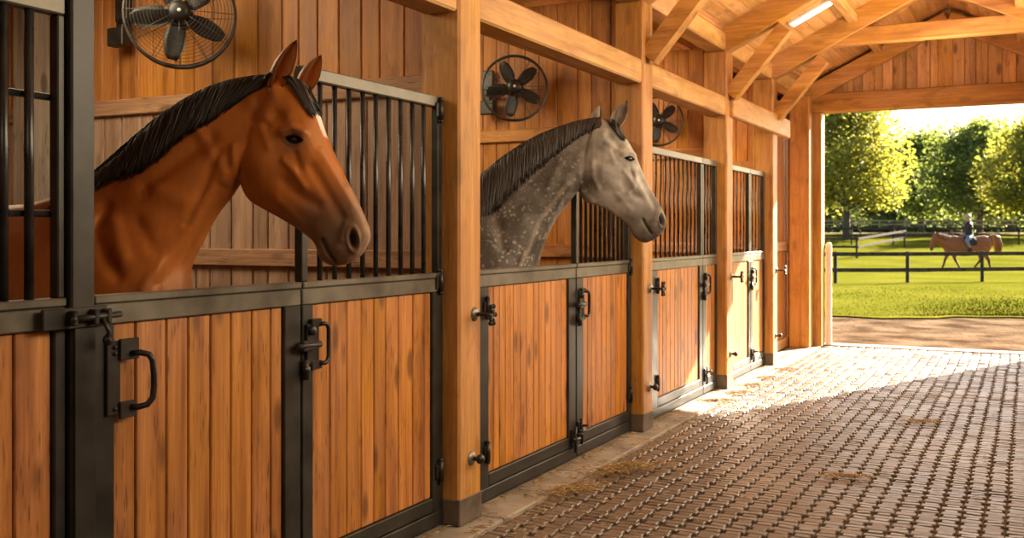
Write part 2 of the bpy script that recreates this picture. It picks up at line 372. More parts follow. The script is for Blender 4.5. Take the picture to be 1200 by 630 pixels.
pl = ['upper roof plate along the post tops above the bay horse', 'upper roof plate along the post tops above the grey horse',
      'upper roof plate between second and third trusses, just under the roof boards', 'farthest upper roof plate, reaching the gable wall']
for (a, b_), l in zip([(-1, 4.615), (4.615, 7.37), (7.37, 9.74), (9.74, GY0)], pl): ybeam('roof_plate', l, PB+.02, PF-.02, a+.002, b_-.002, 3.245, 3.42)
def bar_between(mb, p, q, w, h, y, mi=0):      # a squared timber from p to q in the x-z plane
    p = Vector((p[0], y, p[1])); q = Vector((q[0], y, q[1])); d = q-p; L = d.length; d.normalize()
    n = Vector((-d.z, 0, d.x)); Mx = Matrix(((d.x, 0, n.x, p.x), (0, 1, 0, p.y), (d.z, 0, n.z, p.z), (0, 0, 0, 1)))
    mb.box(0, L, -w/2, w/2, -h/2, h/2, .01, M=Mx, tint=random.uniform(.25, .75))
def curved_brace(mb, p, q, w, h, y, sag):
    P = [Vector((p[0], 0, p[1])).lerp(Vector((q[0], 0, q[1])), i/8) for i in range(9)]; d = (P[-1]-P[0]).normalized(); n = Vector((-d.z, 0, d.x))
    up = [c+n*(h/2+0) for c in P]; lo = [c-n*(h/2)+n*sag*math.sin(math.pi*i/8) for i, c in enumerate(P)]; vs = []; fs = []
    for i in range(9):
        for (c, yy) in ((lo[i], y-w/2), (lo[i], y+w/2), (up[i], y+w/2), (up[i], y-w/2)): vs.append((c.x, yy, c.z))
    for i in range(8):
        for k_ in range(4): fs.append([i*4+k_, i*4+(k_+1) % 4, i*4+4+(k_+1) % 4, i*4+4+k_])
    fs += [[3, 2, 1, 0], [32, 33, 34, 35]]; mb.add(vs, fs, random.random())
def wpart(name, fn, root, mat='beam_x'):
    m = MB(); fn(m); return m.build(name, M[mat], root)
def truss(y, label, tie=True, yw=.16):
    t = thing('roof_truss', label, 'roof frame', (RIDGE, y, 3.3))
    zr = 3.30+.12; rx = RIDGE
    for s_ in (-1, 1):
        X = lambda x: x if s_ < 0 else 2*RIDGE-x
        wpart('rafter', lambda m: bar_between(m, (X(-2.78), 3.41+.5*(-2.78+2.5)), (X(RIDGE-.001*s_*-1), 3.41+.5*(RIDGE+2.5)), yw, .235, y), t)
        wpart('knee_brace', lambda m: (curved_brace(m, (X(-2.56), 2.82), (X(-2.04), 3.43), yw*.8, .135, y, .0) ), t)
    if tie: wpart('collar_tie', lambda m: m.box(-1.95, 2*RIDGE+1.95, y-yw/2+.01, y+yw/2-.01, 3.56, 3.74, .01), t)
    return t
truss(4.615, 'roof truss over the nearest thick post, mostly above the photo', True)
truss(7.37, 'roof truss rising from the post behind the grey horse', True)
truss(9.74, 'roof truss standing between two roof bays, third post', False)
truss(11.71, 'farthest roof truss whose level tie crosses before the gable boards', True)
t = thing('gable_rafters', 'sloping rafter pair flat against the gable boards', 'roof frame', (RIDGE, GY0, 3.3))
for s_ in (-1, 1):
    X = lambda x: x if s_ < 0 else 2*RIDGE-x
    wpart('rafter', lambda m: bar_between(m, (X(-2.70), 3.41-.13), (X(RIDGE), 3.41+.75), .11, .2, GY0-.04), t)
for (x, l) in ((-1.72, 'square purlin under the left roof boards, running to the gable'), (2*RIDGE+1.72, 'square purlin under the right roof boards, running to the gable')):
    ybeam('roof_purlin', l, x-.05, x+.05, 3.0, GY0+.04, deck_z(x)-.125, deck_z(x)-.035)
for yk, l in ((7.37, 'upright timber strut on the low beam beside the second truss'), (9.74, 'upright timber strut beside the third truss')):
    pass
# pale round guard post beside the doorway
m = MB(); m.lathe([(.04, 0), (.04, 1.31), (.037, 1.335), (.026, 1.36), (0, 1.37)], (-2.395, GY1+.07, .012), (0, 0, 1), 24)
tag(m.build('guard_post', M['white'], origin=(-2.395, GY1+.07, .012)), 'pale round topped guard post at the left edge of the doorway', 'post')
# ------------------------------------------------------------------ stall fronts
RAIL0, RAIL1 = 1.205, 1.30
def stall_front(label, y0, y1, wl, wr, grille, cat='stall door', bars=0, kind='stall_door', pitch=.115, latch=None, hinge=None, bolt=None, rm='rail_steel', group=None, cross=(), gs=.042, br=.0115, zt=2.19):
    t = thing(kind, label, cat, (DB, (y0+y1)/2, 0.03), group)
    for ya, yb in ((y0, wl), (wr, y1)):
        f = MB(); f.box(DB, DF, ya, yb, 0.03, RAIL0-.001, .004, .5); f.build('stile', M['steel'], t)
    f = MB(); f.box(DB, DF, y0, y1, RAIL0, RAIL1-.028, .004, .5); f.box(DB-.004, DF+.006, y0, y1, RAIL1-.026, RAIL1, .004, .5)
    f.build('top_rail', M[rm], t)
    f = MB(); f.box(DB, DF+.001, wl, wr, 0.105, 0.175, .005, .5); f.build('bottom_rail', M['steel'], t)
    f = MB(); f.box(DB-.001, DF+.004, y0, y1, 0.03, 0.1, .005, .5); f.build('kick_rail', M['steel'], t)
    p = MB(); planks_y(p, wl, wr, DF-.034, DF-.014, .176, RAIL0-.001, pitch, gap=.005); p.build('plank_panel', M['plank'], t)
    if grille:
        g = MB(); g.box(DB, DF, y0, y1, zt-.055, zt, .005); G = g.build('grille_rail', M['rail_steel'], t)
        for ya, yb in ((y0, y0+gs), (y1-gs, y1)):
            g = MB(); g.box(DB+.006, DF-.004, ya, yb, RAIL1, zt-.056, .004); g.build('grille_stile', M['steel'], G)
        n = bars
        for i in range(n):
            yb = y0+gs+(y1-y0-2*gs)*(i+1)/(n+1); b_ = MB(); b_.tube([((DB+DF)/2, yb, RAIL1), ((DB+DF)/2, yb, zt-.055)], br, 10); b_.build('bar', M['bar'], G)
        for zc in cross:
            b_ = MB(); b_.tube([((DB+DF)/2-.02, y0+.02, zc), ((DB+DF)/2-.02, y1-.02, zc)], .011, 10); b_.build('cross_bar', M['bar'], G)
    if latch is not None:                        # lock plate, sliding bolt and a bow handle
        yl, zl = latch; l = MB(); x = DF
        l.box(x, x+.014, yl-.045, yl+.035, zl-.085, zl+.085, .004); l.box(x+.014, x+.04, yl-.10, yl-.01, zl-.022, zl+.022, .006)
        l.tube([(x+.03, yl-.13, zl), (x+.03, yl+.02, zl)], .013, 10); l.lathe([(.02, 0), (.022, .012), (.012, .02), (0, .021)], (x+.014, yl-.02, zl+.06), (1, 0, 0), 12)
        l.lathe([(.02, 0), (.022, .012), (.012, .02), (0, .021)], (x+.014, yl-.06, zl-.10), (1, 0, 0), 12); l.tube([(x+.012, yl-.06, zl-.06), (x+.02, yl-.06, zl-.14)], .016, 10)
        l.box(x, x+.02, yl-.02, yl+.05, zl+.07, zl+.105, .005); l.box(x, x+.02, yl-.02, yl+.05, zl-.105, zl-.07, .005)
        L_ = l.build('latch', M['iron'], t)
        h = MB(); yh = yl+.055
        h.tube(arc_handle(x, yl+.03, zl, .082, .05), .0095, 10); h.build('handle', M['iron'], L_)
    if hinge is not None:
        for (yh, zh) in hinge:
            h = MB(); h.tube([(DF+.012, yh, zh-.05), (DF+.012, yh, zh+.05)], .014, 12); h.box(DF, DF+.01, yh-.035, yh+.035, zh-.035, zh+.035, .004)
            for dz in (-.055, .055): h.lathe([(0, -.012), (.012, -.006), (.012, .006), (0, .012)], (DF+.012, yh, zh+dz), (0, 0, 1), 10)
            h.build('hinge', M['iron'], t)
    if bolt is not None:
        for (yb, zb) in bolt:
            h = MB(); h.box(DF, DF+.012, yb-.03, yb+.03, zb-.06, zb+.06, .004); h.tube([(DF+.024, yb, zb-.09), (DF+.024, yb, zb+.08)], .010, 10)
            h.tube([(DF+.024, yb, zb+.03), (DF+.07, yb+.01, zb+.035)], .009, 8); h.tube([(DF+.02, yb-.04, zb), (DF+.03, yb+.05, zb-.005)], .011, 8); h.build('floor_bolt', M['iron'], t)
    return t
def arc_handle(x, y, z, hh, out):
    P = [(x+.008, y, z+hh)]
    for i in range(7):
        a = math.pi/2*i/6; P.append((x+out*0.6, y+out*.35+.0+.03*math.sin(a), z+hh-.03+.03*math.cos(a)))
    for i in range(7):
        a = math.pi/2*i/6; P.append((x+out*0.6, y+out*.35+.03*math.cos(a), z-hh+.03-.03*math.sin(a)))
    P.append((x+.008, y, z-hh)); return P
stall_front('stall panel with two thick bars above planks at the far left edge', 1.123, 2.205, 1.20, 2.165, True, 'stall panel', bars=11, kind='stall_panel', pitch=.115, cross=(1.56, 1.92), gs=.025, br=.0145, zt=2.228)
d = stall_front('low planked stall door with bow handle in front of the bay horse', 2.312, 3.352, 2.396, 3.25, False, pitch=.122, bolt=[(3.285, .16)])
# its own bow handle and plate at the near edge
l = MB(); x = DF
l.box(x, x+.012, 2.355, 2.41, .91, 1.15, .004); l.box(x+.01, x+.022, 2.40, 2.48, 1.085, 1.155, .004); l.box(x+.01, x+.022, 2.40, 2.47, .895, .95, .004)
for zz in (1.11, 1.13, .93): l.lathe([(.008, 0), (.008, .005), (0, .007)], (x+.012, 2.385, zz), (1, 0, 0), 8)
L_ = l.build('handle_plate', M['steel'], d)
h = MB(); h.tube([(x+.02, 2.445, 1.105), (x+.045, 2.46, 1.107), (x+.066, 2.478, 1.10), (x+.072, 2.488, 1.08), (x+.074, 2.492, 1.03), (x+.074, 2.492, .99), (x+.072, 2.488, .955), (x+.062, 2.474, .935), (x+.04, 2.455, .928), (x+.02, 2.445, .928)], .0105, 12); h.build('handle', M['iron'], L_)
stall_front('barred stall panel right of the bay horse, beside the thick post', 3.362, 4.488, 3.433, 4.392, True, 'stall panel', bars=9, kind='stall_panel', pitch=.118,
            latch=(3.42, 1.04), hinge=[(4.448, 2.12), (4.448, 1.255), (4.448, .30)], bolt=[(3.40, .16)])
stall_front('low planked stall door in front of the dapple grey horse', 4.86, 6.20, 4.985, 6.085, False, pitch=.088, hinge=[(4.95, 1.09), (4.95, .30)], bolt=[(6.14, .16)])
stall_front('barred stall panel under the grey horse chin, beside the second post', 6.215, 7.25, 6.325, 7.19, True, 'stall panel', bars=10, kind='stall_panel', pitch=.09,
            latch=(6.28, 1.03), hinge=[(7.21, 1.25), (7.21, .30)], bolt=[(6.24, .20)])
stall_front('wide barred stall panel just beyond the grey horse nose', 7.49, 9.13, 7.86, 9.03, True, 'stall panel', bars=12, br=.0095, kind='stall_panel', pitch=.10, hinge=[(7.84, 1.08), (7.84, .30)])
stall_front('narrow barred stall panel with bow handle against the third post', 9.14, 9.62, 9.24, 9.58, True, 'stall panel', bars=3, br=.009, kind='stall_panel', pitch=.10, latch=(9.20, 1.03), bolt=[(9.19, .2)])
stall_front('barred stall panel of the farthest stall, nearer half', 9.86, 10.92, 10.22, 10.85, True, 'stall panel', bars=6, br=.007, kind='stall_panel', pitch=.10)
stall_front('barred stall panel of the farthest stall, half nearest the doorway', 10.93, 11.595, 11.03, 11.54, True, 'stall panel', bars=3, br=.007, kind='stall_panel', pitch=.10, latch=(10.99, 1.03), bolt=[(10.98, .2)])
# square steel post between the left panel and the bay horse's door
sp = thing('steel_post', 'dark square steel post left of the bay horse with sliding bolt', 'post', (-2.68, 2.26, 0.012))
m = MB(); m.box(-2.735, -2.645, 2.215, 2.305, .012, 3.24, .006); m.build('upright', M['steel'], sp)
m = MB(); m.box(-2.645, -2.630, 2.10, 2.34, 1.205, 1.27, .004); m.box(-2.645, -2.636, 2.22, 2.30, .013, 1.205, .003)
m.build('cover_plate', M['steel'], sp)
m = MB(); m.tube([(-2.612, 2.19, 1.235), (-2.612, 2.375, 1.24)], .0105, 10)
for yy in (2.195, 2.275, 2.325): m.box(-2.632, -2.600, yy-.01, yy+.01, 1.215, 1.262, .005)
m.tube([(-2.612, 2.30, 1.24), (-2.585, 2.305, 1.19), (-2.60, 2.31, 1.165)], .007, 8)
m.lathe([(0, -.01), (.014, -.006), (.016, 0), (.014, .006), (0, .01)], (-2.612, 2.19, 1.235), (0, 1, 0), 12); m.lathe([(0, -.012), (.017, -.006), (.017, .006), (0, .012)], (-2.597, 2.312, 1.163), (1, 0, 0), 10)
m.build('sliding_bolt', M['iron'], sp)
post('timber_post', 'pale weathered post deep inside the stall behind the left bars', -5.80, -5.64, 4.40, 4.565, 0.0, 3.14, 'grey_post')
# ------------------------------------------------------------------ wall fans
def fan(loc, rz, R, label, wally, wl):
    t = thing('wall_fan', label, 'fan', loc, 'wall fans in the stalls', rz)
    P = []
    g = MB(); 
    for (rr, yy, th) in ((R, 0, .0085), (R, .05, .006), (R*.985, -.035, .0045)):
        g.tube([(rr*math.cos(a), yy, rr*math.sin(a)) for a in np.linspace(0, 2*math.pi, 48, endpoint=False)], th, 6, closed=True)
    for i in range(1, 13):
        f_ = i/13; rr = R*(.2+.8*f_); yy = -.035-.055*math.sqrt(max(0, 1-f_**2.2))
        g.tube([(rr*math.cos(a), yy, rr*math.sin(a)) for a in np.linspace(0, 2*math.pi, 40, endpoint=False)], .0014, 4, closed=True)
    for i in range(12):
        a = 2*math.pi*i/12
        g.tube([(R*q*math.cos(a), -.035-.055*math.sqrt(max(0, 1-q**2.2))-.002, R*q*math.sin(a)) for q in (.2, .4, .6, .8, .93, 1)], .0022, 5)
        g.tube([(R*q*math.cos(a), .05+.05*math.sqrt(max(0, 1-q**2.2)), R*q*math.sin(a)) for q in (.25, .5, .75, .93, 1)], .0022, 5)
    o = g.build('guard', M['cage']); o.parent = t
    for i in range(5):
        a0 = math.radians(72*i-28); vs = []; n1, n2 = 9, 6
        for i1 in range(n1):
            rr = R*(.2+.68*i1/(n1-1)); half = R*(.075+.115*math.sin(math.pi*min(1, .15+.75*i1/(n1-1)))); 
            if i1 == n1-1: half *= .72
            for i2 in range(n2):
                q = -1+2*i2/(n2-1); y = .02*q*(1.2-.5*i1/n1)+.008*(q*q); tq = q*half
                x, z = rr, tq; vs.append((x*math.cos(a0)-z*math.sin(a0), y, x*math.sin(a0)+z*math.cos(a0)))
        k_ = len(vs); vs += [(v[0], v[1]+.004, v[2]) for v in vs]; fs = []
        for i1 in range(n1-1):
            for i2 in range(n2-1):
                q = i1*n2+i2; fs.append([q, q+1, q+n2+1, q+n2]); fs.append([k_+q+n2, k_+q+n2+1, k_+q+1, k_+q])
        for i1 in range(n1-1):
            for e_ in (0, n2-1): q = i1*n2+e_; fs.append([q, q+n2, k_+q+n2, k_+q])
        for i2 in range(n2-1):
            for e_ in (0, (n1-1)*n2): q = e_+i2; fs.append([q, q+1, k_+q+1, k_+q])
        b_ = MB(); b_.add(vs, fs, .5, 0, True); o = b_.build('blade', M['black']); o.parent = t
    b_ = MB(); b_.lathe([(0, -.105), (.03, -.103), (.052, -.095), (.058, -.08), (.06, -.05), (.06, .02), (.07, .03), (.07, .13), (.055, .15), (0, .152)], (0, 0, 0), (0, 1, 0), 28)
    o = b_.build('motor', M['black']); o.parent = t
    e = MB(); e.lathe([(0, -.004), (.008, -.003), (.011, 0)], (0, -.1035, 0), (0, 1, 0), 16); e2 = e.build('emblem', M['white']); e2.parent = o
    b_ = MB(); b_.tube([(0, .13, 0), (-.05, .2, 0)], .02, 10)                       # bracket: arm to the left, plate on the wall
    inv = Matrix.Rotation(-rz, 4, 'Z'); W = lambda x, y, z: inv @ Vector((x, y, z))
    dy = wally-loc[1]; sx = wl[0]-loc[0]; zz = wl[2]-loc[2]
    b_.tube([W(0, .05, 0)*.0+Vector((-.03, .17, 0)), W(sx*.5, dy*.6, zz*.5), W(sx, dy-.05, zz)], .017, 10)
    b_.box(sx-.05, sx+.05, dy-.05, dy-.006, zz-.0, zz+.20, .006, M=inv.to_4x4()); b_.box(sx-.04, sx+.09, dy-.12, dy-.05, zz-.16, zz-.05, .006, M=inv.to_4x4()); b_.box(sx-.03, sx+.03, dy-.06, dy-.006, zz-.14, zz+.05, .006, M=inv.to_4x4())
    o = b_.build('mounting_bracket', M['black']); o.parent = t
    return t
def at_px(px, py, Y):      # only used to find where the fans hang
    kk = (px-600)/1200; X = -Y*(ST-kk*CT)/(CT+kk*ST); d_ = -X*ST+Y*CT; return X, Y, HC-(py-273)*d_/1200
fan(at_px(211, 16, 4.22), math.radians(42), .295, 'black wall fan above the bay horse, largest of the fans', 4.57, at_px(144, 26, 4.54))
fan(at_px(603, 103, 7.05), math.radians(27), .25, 'black wall fan on the boards above the grey horse neck', 7.31, at_px(572, 112, 7.28))
fan(at_px(772, 142, 9.50), math.radians(20), .235, 'black wall fan above grilles right of the second post, half hidden', 9.72, at_px(748, 150, 9.7))
# ------------------------------------------------------------------ horses
def cr_interp(A, sub):                       # Catmull-Rom resample of rows
    A = np.asarray(A, float); n = len(A); out = []
    for i in range(n-1):
        p0 = A[max(i-1, 0)]; p1 = A[i]; p2 = A[i+1]; p3 = A[min(i+2, n-1)]
        for k in range(sub):
            t = k/sub; out.append(0.5*((2*p1)+(-p0+p2)*t+(2*p0-5*p1+4*p2-p3)*t*t+(-p0+3*p1-3*p2+p3)*t**3))
    out.append(A[-1]); return np.array(out)
TS = np.array([0, .07, .2, .35, .5, .65, .8, .93, 1.0])
TD = np.concatenate([[0], np.linspace(.02, .98, 17), [1.0]])
def loft(mb, st, prof_rows, sub=5):
    """st rows: (xt, zt, xb, zb, w); prof_rows: half width share over TS for each row. Adds a closed body symmetric about y=0."""
    rows = cr_interp(np.hstack([np.array(st, float), np.array(prof_rows, float)]), sub); rings = []
    for r in rows:
        pr = np.interp(TD, TS, r[5:]); k = np.array([.25, .5, .25]); pr[1:-1] = np.convolve(pr, k, 'same')[1:-1]
        rg = []
        for t, p in zip(TD, pr): rg.append((r[0]+(r[2]-r[0])*t, -r[4]*p, r[1]+(r[3]-r[1])*t))
        for t, p in list(zip(TD, pr))[::-1]: rg.append((r[0]+(r[2]-r[0])*t, r[4]*p, r[1]+(r[3]-r[1])*t))
        rings.append(rg)
    n = len(rings[0]); vs = [p for rg in rings for p in rg]; fs = []
    for i in range(len(rings)-1):
        for j in range(n): fs.append([i*n+j, i*n+(j+1) % n, (i+1)*n+(j+1) % n, (i+1)*n+j])
    for rg, b, rev in ((rings[0], 0, True), (rings[-1], (len(rings)-1)*n, False)):
        c = np.mean(rg, axis=0); vs.append(tuple(c)); ci = len(vs)-1
        for j in range(n): fs.append([b+(j+1) % n, b+j, ci] if rev else [b+j, b+(j+1) % n, ci])
    mb.add(vs, fs)
def remesh(mb, voxel, smooth=5, fac=.5):
    me = bpy.data.meshes.new('tmp'); me.from_pydata([tuple(v) for v in mb.v], [], mb.f); me.update()
    ob = bpy.data.objects.new('tmp', me); COL.objects.link(ob)
    md = ob.modifiers.new('r', 'REMESH'); md.mode = 'VOXEL'; md.voxel_size = voxel; md.use_smooth_shade = True
    if smooth: s = ob.modifiers.new('s', 'SMOOTH'); s.iterations = smooth; s.factor = fac
    dg = bpy.context.evaluated_depsgraph_get(); dg.update(); ev = ob.evaluated_get(dg)
    res = bpy.data.meshes.new_from_object(ev); bpy.data.objects.remove(ob); bpy.data.meshes.remove(me); return res
def get_co(me):
    a = np.empty(len(me.vertices)*3); me.vertices.foreach_get('co', a); return a.reshape(-1, 3)
def get_no(me):
    a = np.empty(len(me.vertices)*3); me.vertices.foreach_get('normal', a); return a.reshape(-1, 3)
def set_co(me, a): me.vertices.foreach_set('co', a.ravel()); me.update()
def seg_dist(P, pts):                        # distance to a polyline in the profile plane
    d = np.full(len(P), 1e9)
    for a, b in zip(pts[:-1], pts[1:]):
        a = np.array(a, float); b = np.array(b, float); ab = b-a; t = np.clip(((P-a)@ab)/(ab@ab+1e-12), 0, 1)
        d = np.minimum(d, np.hypot(*(P-a-t[:, None]*ab).T))
    return d
def smooth01(x): x = np.clip(x, 0, 1); return x*x*(3-2*x)
def ear_mesh(base, tip, y0, y1, rmax, opening, bend=0.0, n1=16, n2=18, spread=150):
    """thin leaf shaped shell; base/tip in local x,z; opening: direction the hollow faces"""
    b = np.array([base[0], y0, base[1]]); t = np.array([tip[0], y1, tip[1]]); ax = t-b; L = np.linalg.norm(ax); ax /= L
    op = np.array(opening, float); op -= ax*op.dot(ax); op /= np.linalg.norm(op); sd = np.cross(ax, op); vs = []; fs = []
    vt = [0, .12, .3, .5, .7, .86, .95, 1]; rt = [.72, .9, 1.0, .95, .72, .42, .2, .03]
    for lay in (0, 1):
        for i in range(n1):
            v = i/(n1-1); r = np.interp(v, vt, rt)*rmax; sp = math.radians(spread*(1-.25*v)); c = b+ax*L*v+op*bend*math.sin(math.pi*v)+op*(-.25*r)
            if lay: r = max(r-.006*(1-.5*v), r*.55)
            for j in range(n2):
                a = -sp+2*sp*j/(n2-1); vs.append(tuple(c-op*r*math.cos(a)*.9+sd*r*math.sin(a)*.85+ax*(0 if not lay else .001)))
    N = n1*n2
    for i in range(n1-1):
        for j in range(n2-1):
            q = i*n2+j; fs.append([q, q+1, q+n2+1, q+n2]); fs.append([N+q+n2, N+q+n2+1, N+q+1, N+q])
        for j in (0, n2-1):
            q = i*n2+j; fs.append([q, q+n2, N+q+n2, N+q] if j == 0 else [N+q, N+q+n2, q+n2, q])
    for j in range(n2-1): q = (n1-1)*n2+j; fs.append([q, q+1, N+q+1, N+q]); fs.append([N+j, N+j+1, j+1, j])
    return vs, fs, [0]*N+[1]*N, [(i % N)//n2/(n1-1) for i in range(2*N)], [abs(-1+2*((i % N) % n2)/(n2-1)) for i in range(2*N)]
def coat_mat(name, dapple, rough=.42, stint=(1, .62, .34)):
    m, nt, b, out = new_mat(name); L = nt.links.new
    at = nd(nt, 'ShaderNodeAttribute', attribute_name='coat'); ms = nd(nt, 'ShaderNodeAttribute', attribute_name='dapple')
    tc = nd(nt, 'ShaderNodeTexCoord'); c = at.outputs['Color']
    n = nd(nt, 'ShaderNodeTexNoise'); n.inputs['Scale'].default_value = 6; n.inputs['Detail'].default_value = 5; L(tc.outputs['Object'], n.inputs['Vector'])
    if dapple:
        dn = nd(nt, 'ShaderNodeTexNoise'); dn.inputs['Scale'].default_value = 26; dn.inputs['Detail'].default_value = 2; L(tc.outputs['Object'], dn.inputs['Vector'])
        wv = nd(nt, 'ShaderNodeVectorMath', operation='MULTIPLY_ADD'); L(dn.outputs['Color'], wv.inputs[0]); wv.inputs[1].default_value = (.03, .03, .03); L(tc.outputs['Object'], wv.inputs[2])
        v = nd(nt, 'ShaderNodeTexVoronoi', feature='SMOOTH_F1'); v.inputs['Scale'].default_value = 33; v.inputs['Smoothness'].default_value = .25; L(wv.outputs[0], v.inputs['Vector'])
        sp = ramp(nt, v.outputs['Distance'], [(.16, (1, 1, 1)), (.42, (0, 0, 0))]).outputs[0]
        vs = nd(nt, 'ShaderNodeTexVoronoi', feature='F1'); vs.inputs['Scale'].default_value = 62; L(wv.outputs[0], vs.inputs['Vector'])
        sp2 = ramp(nt, vs.outputs['Distance'], [(.08, (1, 1, 1)), (.3, (0, 0, 0))]).outputs[0]
        n3 = nd(nt, 'ShaderNodeTexNoise'); n3.inputs['Scale'].default_value = 9; L(tc.outputs['Object'], n3.inputs['Vector'])
        sp = mixc(nt, ramp(nt, n3.outputs[0], [(.45, (0, 0, 0)), (.6, (1, 1, 1))]).outputs[0], sp, sp2)
        c = mixc(nt, math_(nt, 'MULTIPLY', math_(nt, 'MULTIPLY', sp, ms.outputs['Fac']), .8), c, (.44, .425, .40))
        n4 = nd(nt, 'ShaderNodeTexNoise'); n4.inputs['Scale'].default_value = 8; n4.inputs['Detail'].default_value = 4; L(tc.outputs['Object'], n4.inputs['Vector'])
        c = mixc(nt, ramp(nt, n4.outputs[0], [(.42, (.95, .95, .95)), (.58, (0, 0, 0))]).outputs[0], c, mixc(nt, 1.0, c, (.55, .54, .53), 'MULTIPLY'))
    hs = nd(nt, 'ShaderNodeHueSaturation'); L(c, hs.inputs['Color']); 
    mpv = nd(nt, 'ShaderNodeVectorMath', operation='MULTIPLY'); L(tc.outputs['Object'], mpv.inputs[0]); mpv.inputs[1].default_value = (38, 38, 11)
    nh = nd(nt, 'ShaderNodeTexNoise'); nh.inputs['Scale'].default_value = 1; nh.inputs['Detail'].default_value = 6; L(mpv.outputs[0], nh.inputs['Vector'])
    L(math_(nt, 'ADD', math_(nt, 'ADD', math_(nt, 'MULTIPLY', n.outputs[0], .5), math_(nt, 'MULTIPLY', nh.outputs[0], .45)), .52), hs.inputs['Value'])
    L(hs.outputs[0], b.inputs['Base Color']); b.inputs['Roughness'].default_value = rough; b.inputs['Specular IOR Level'].default_value = .42
    b.inputs['Specular Tint'].default_value = (*stint, 1)
    mp = nd(nt, 'ShaderNodeVectorMath', operation='MULTIPLY'); L(tc.outputs['Object'], mp.inputs[0]); mp.inputs[1].default_value = (160, 160, 420)
    n2 = nd(nt, 'ShaderNodeTexNoise'); n2.inputs['Scale'].default_value = 1; n2.inputs['Detail'].default_value = 3; L(mp.outputs[0], n2.inputs['Vector'])
    bp = nd(nt, 'ShaderNodeBump'); bp.inputs['Strength'].default_value = .22; bp.inputs['Distance'].default_value = .002; L(n2.outputs[0], bp.inputs['Height'])
    L(bp.outputs[0], b.inputs['Normal']); return m
def hair_mat(name, a, b_):
    m, nt, b, out = new_mat(name); L = nt.links.new
    at = nd(nt, 'ShaderNodeAttribute', attribute_name='tint'); L(ramp(nt, at.outputs['Fac'], [(0, a), (1, b_)]).outputs[0], b.inputs['Base Color'])
    b.inputs['Roughness'].default_value = .4; b.inputs['Specular IOR Level'].default_value = .5; b.inputs['Anisotropic'].default_value = .3; return m
M['eye'] = noisy('wet_eye', (0.008, 0.005, 0.004), (0.022, 0.013, 0.008), 30, .17, 0, 0)
M['eye'].node_tree.nodes['Principled BSDF'].inputs['Coat Weight'].default_value = .35
M['coat_bay'] = coat_mat('bay_coat', False); M['coat_grey'] = coat_mat('grey_coat', True, .5, (1, .92, .82)); M['coat_far'] = coat_mat('chestnut_coat', False, .55)
M['hair_black'] = hair_mat('black_hair', (.008, .006, .005), (.03, .023, .018)); M['hair_brown'] = hair_mat('dark_hair', (.014, .010, .008), (.055, .042, .034))
HEADP = {'poll': [.30, .60, .88, 1, .97, .92, .80, .5, .15], 'eye': [.40, .74, 1, 1, .94, .92, .82, .5, .15], 'nose': [.42, .72, .95, 1, .97, .90, .74, .45, .15], 'muz': [.45, .75, .97, 1, .97, .93, .88, .68, .34]}
NECKP = [.10, .28, .50, .72, .88, 1, .97, .66, .2]
BODYP = [.18, .45, .75, .93, 1, 1, .90, .58, .2]
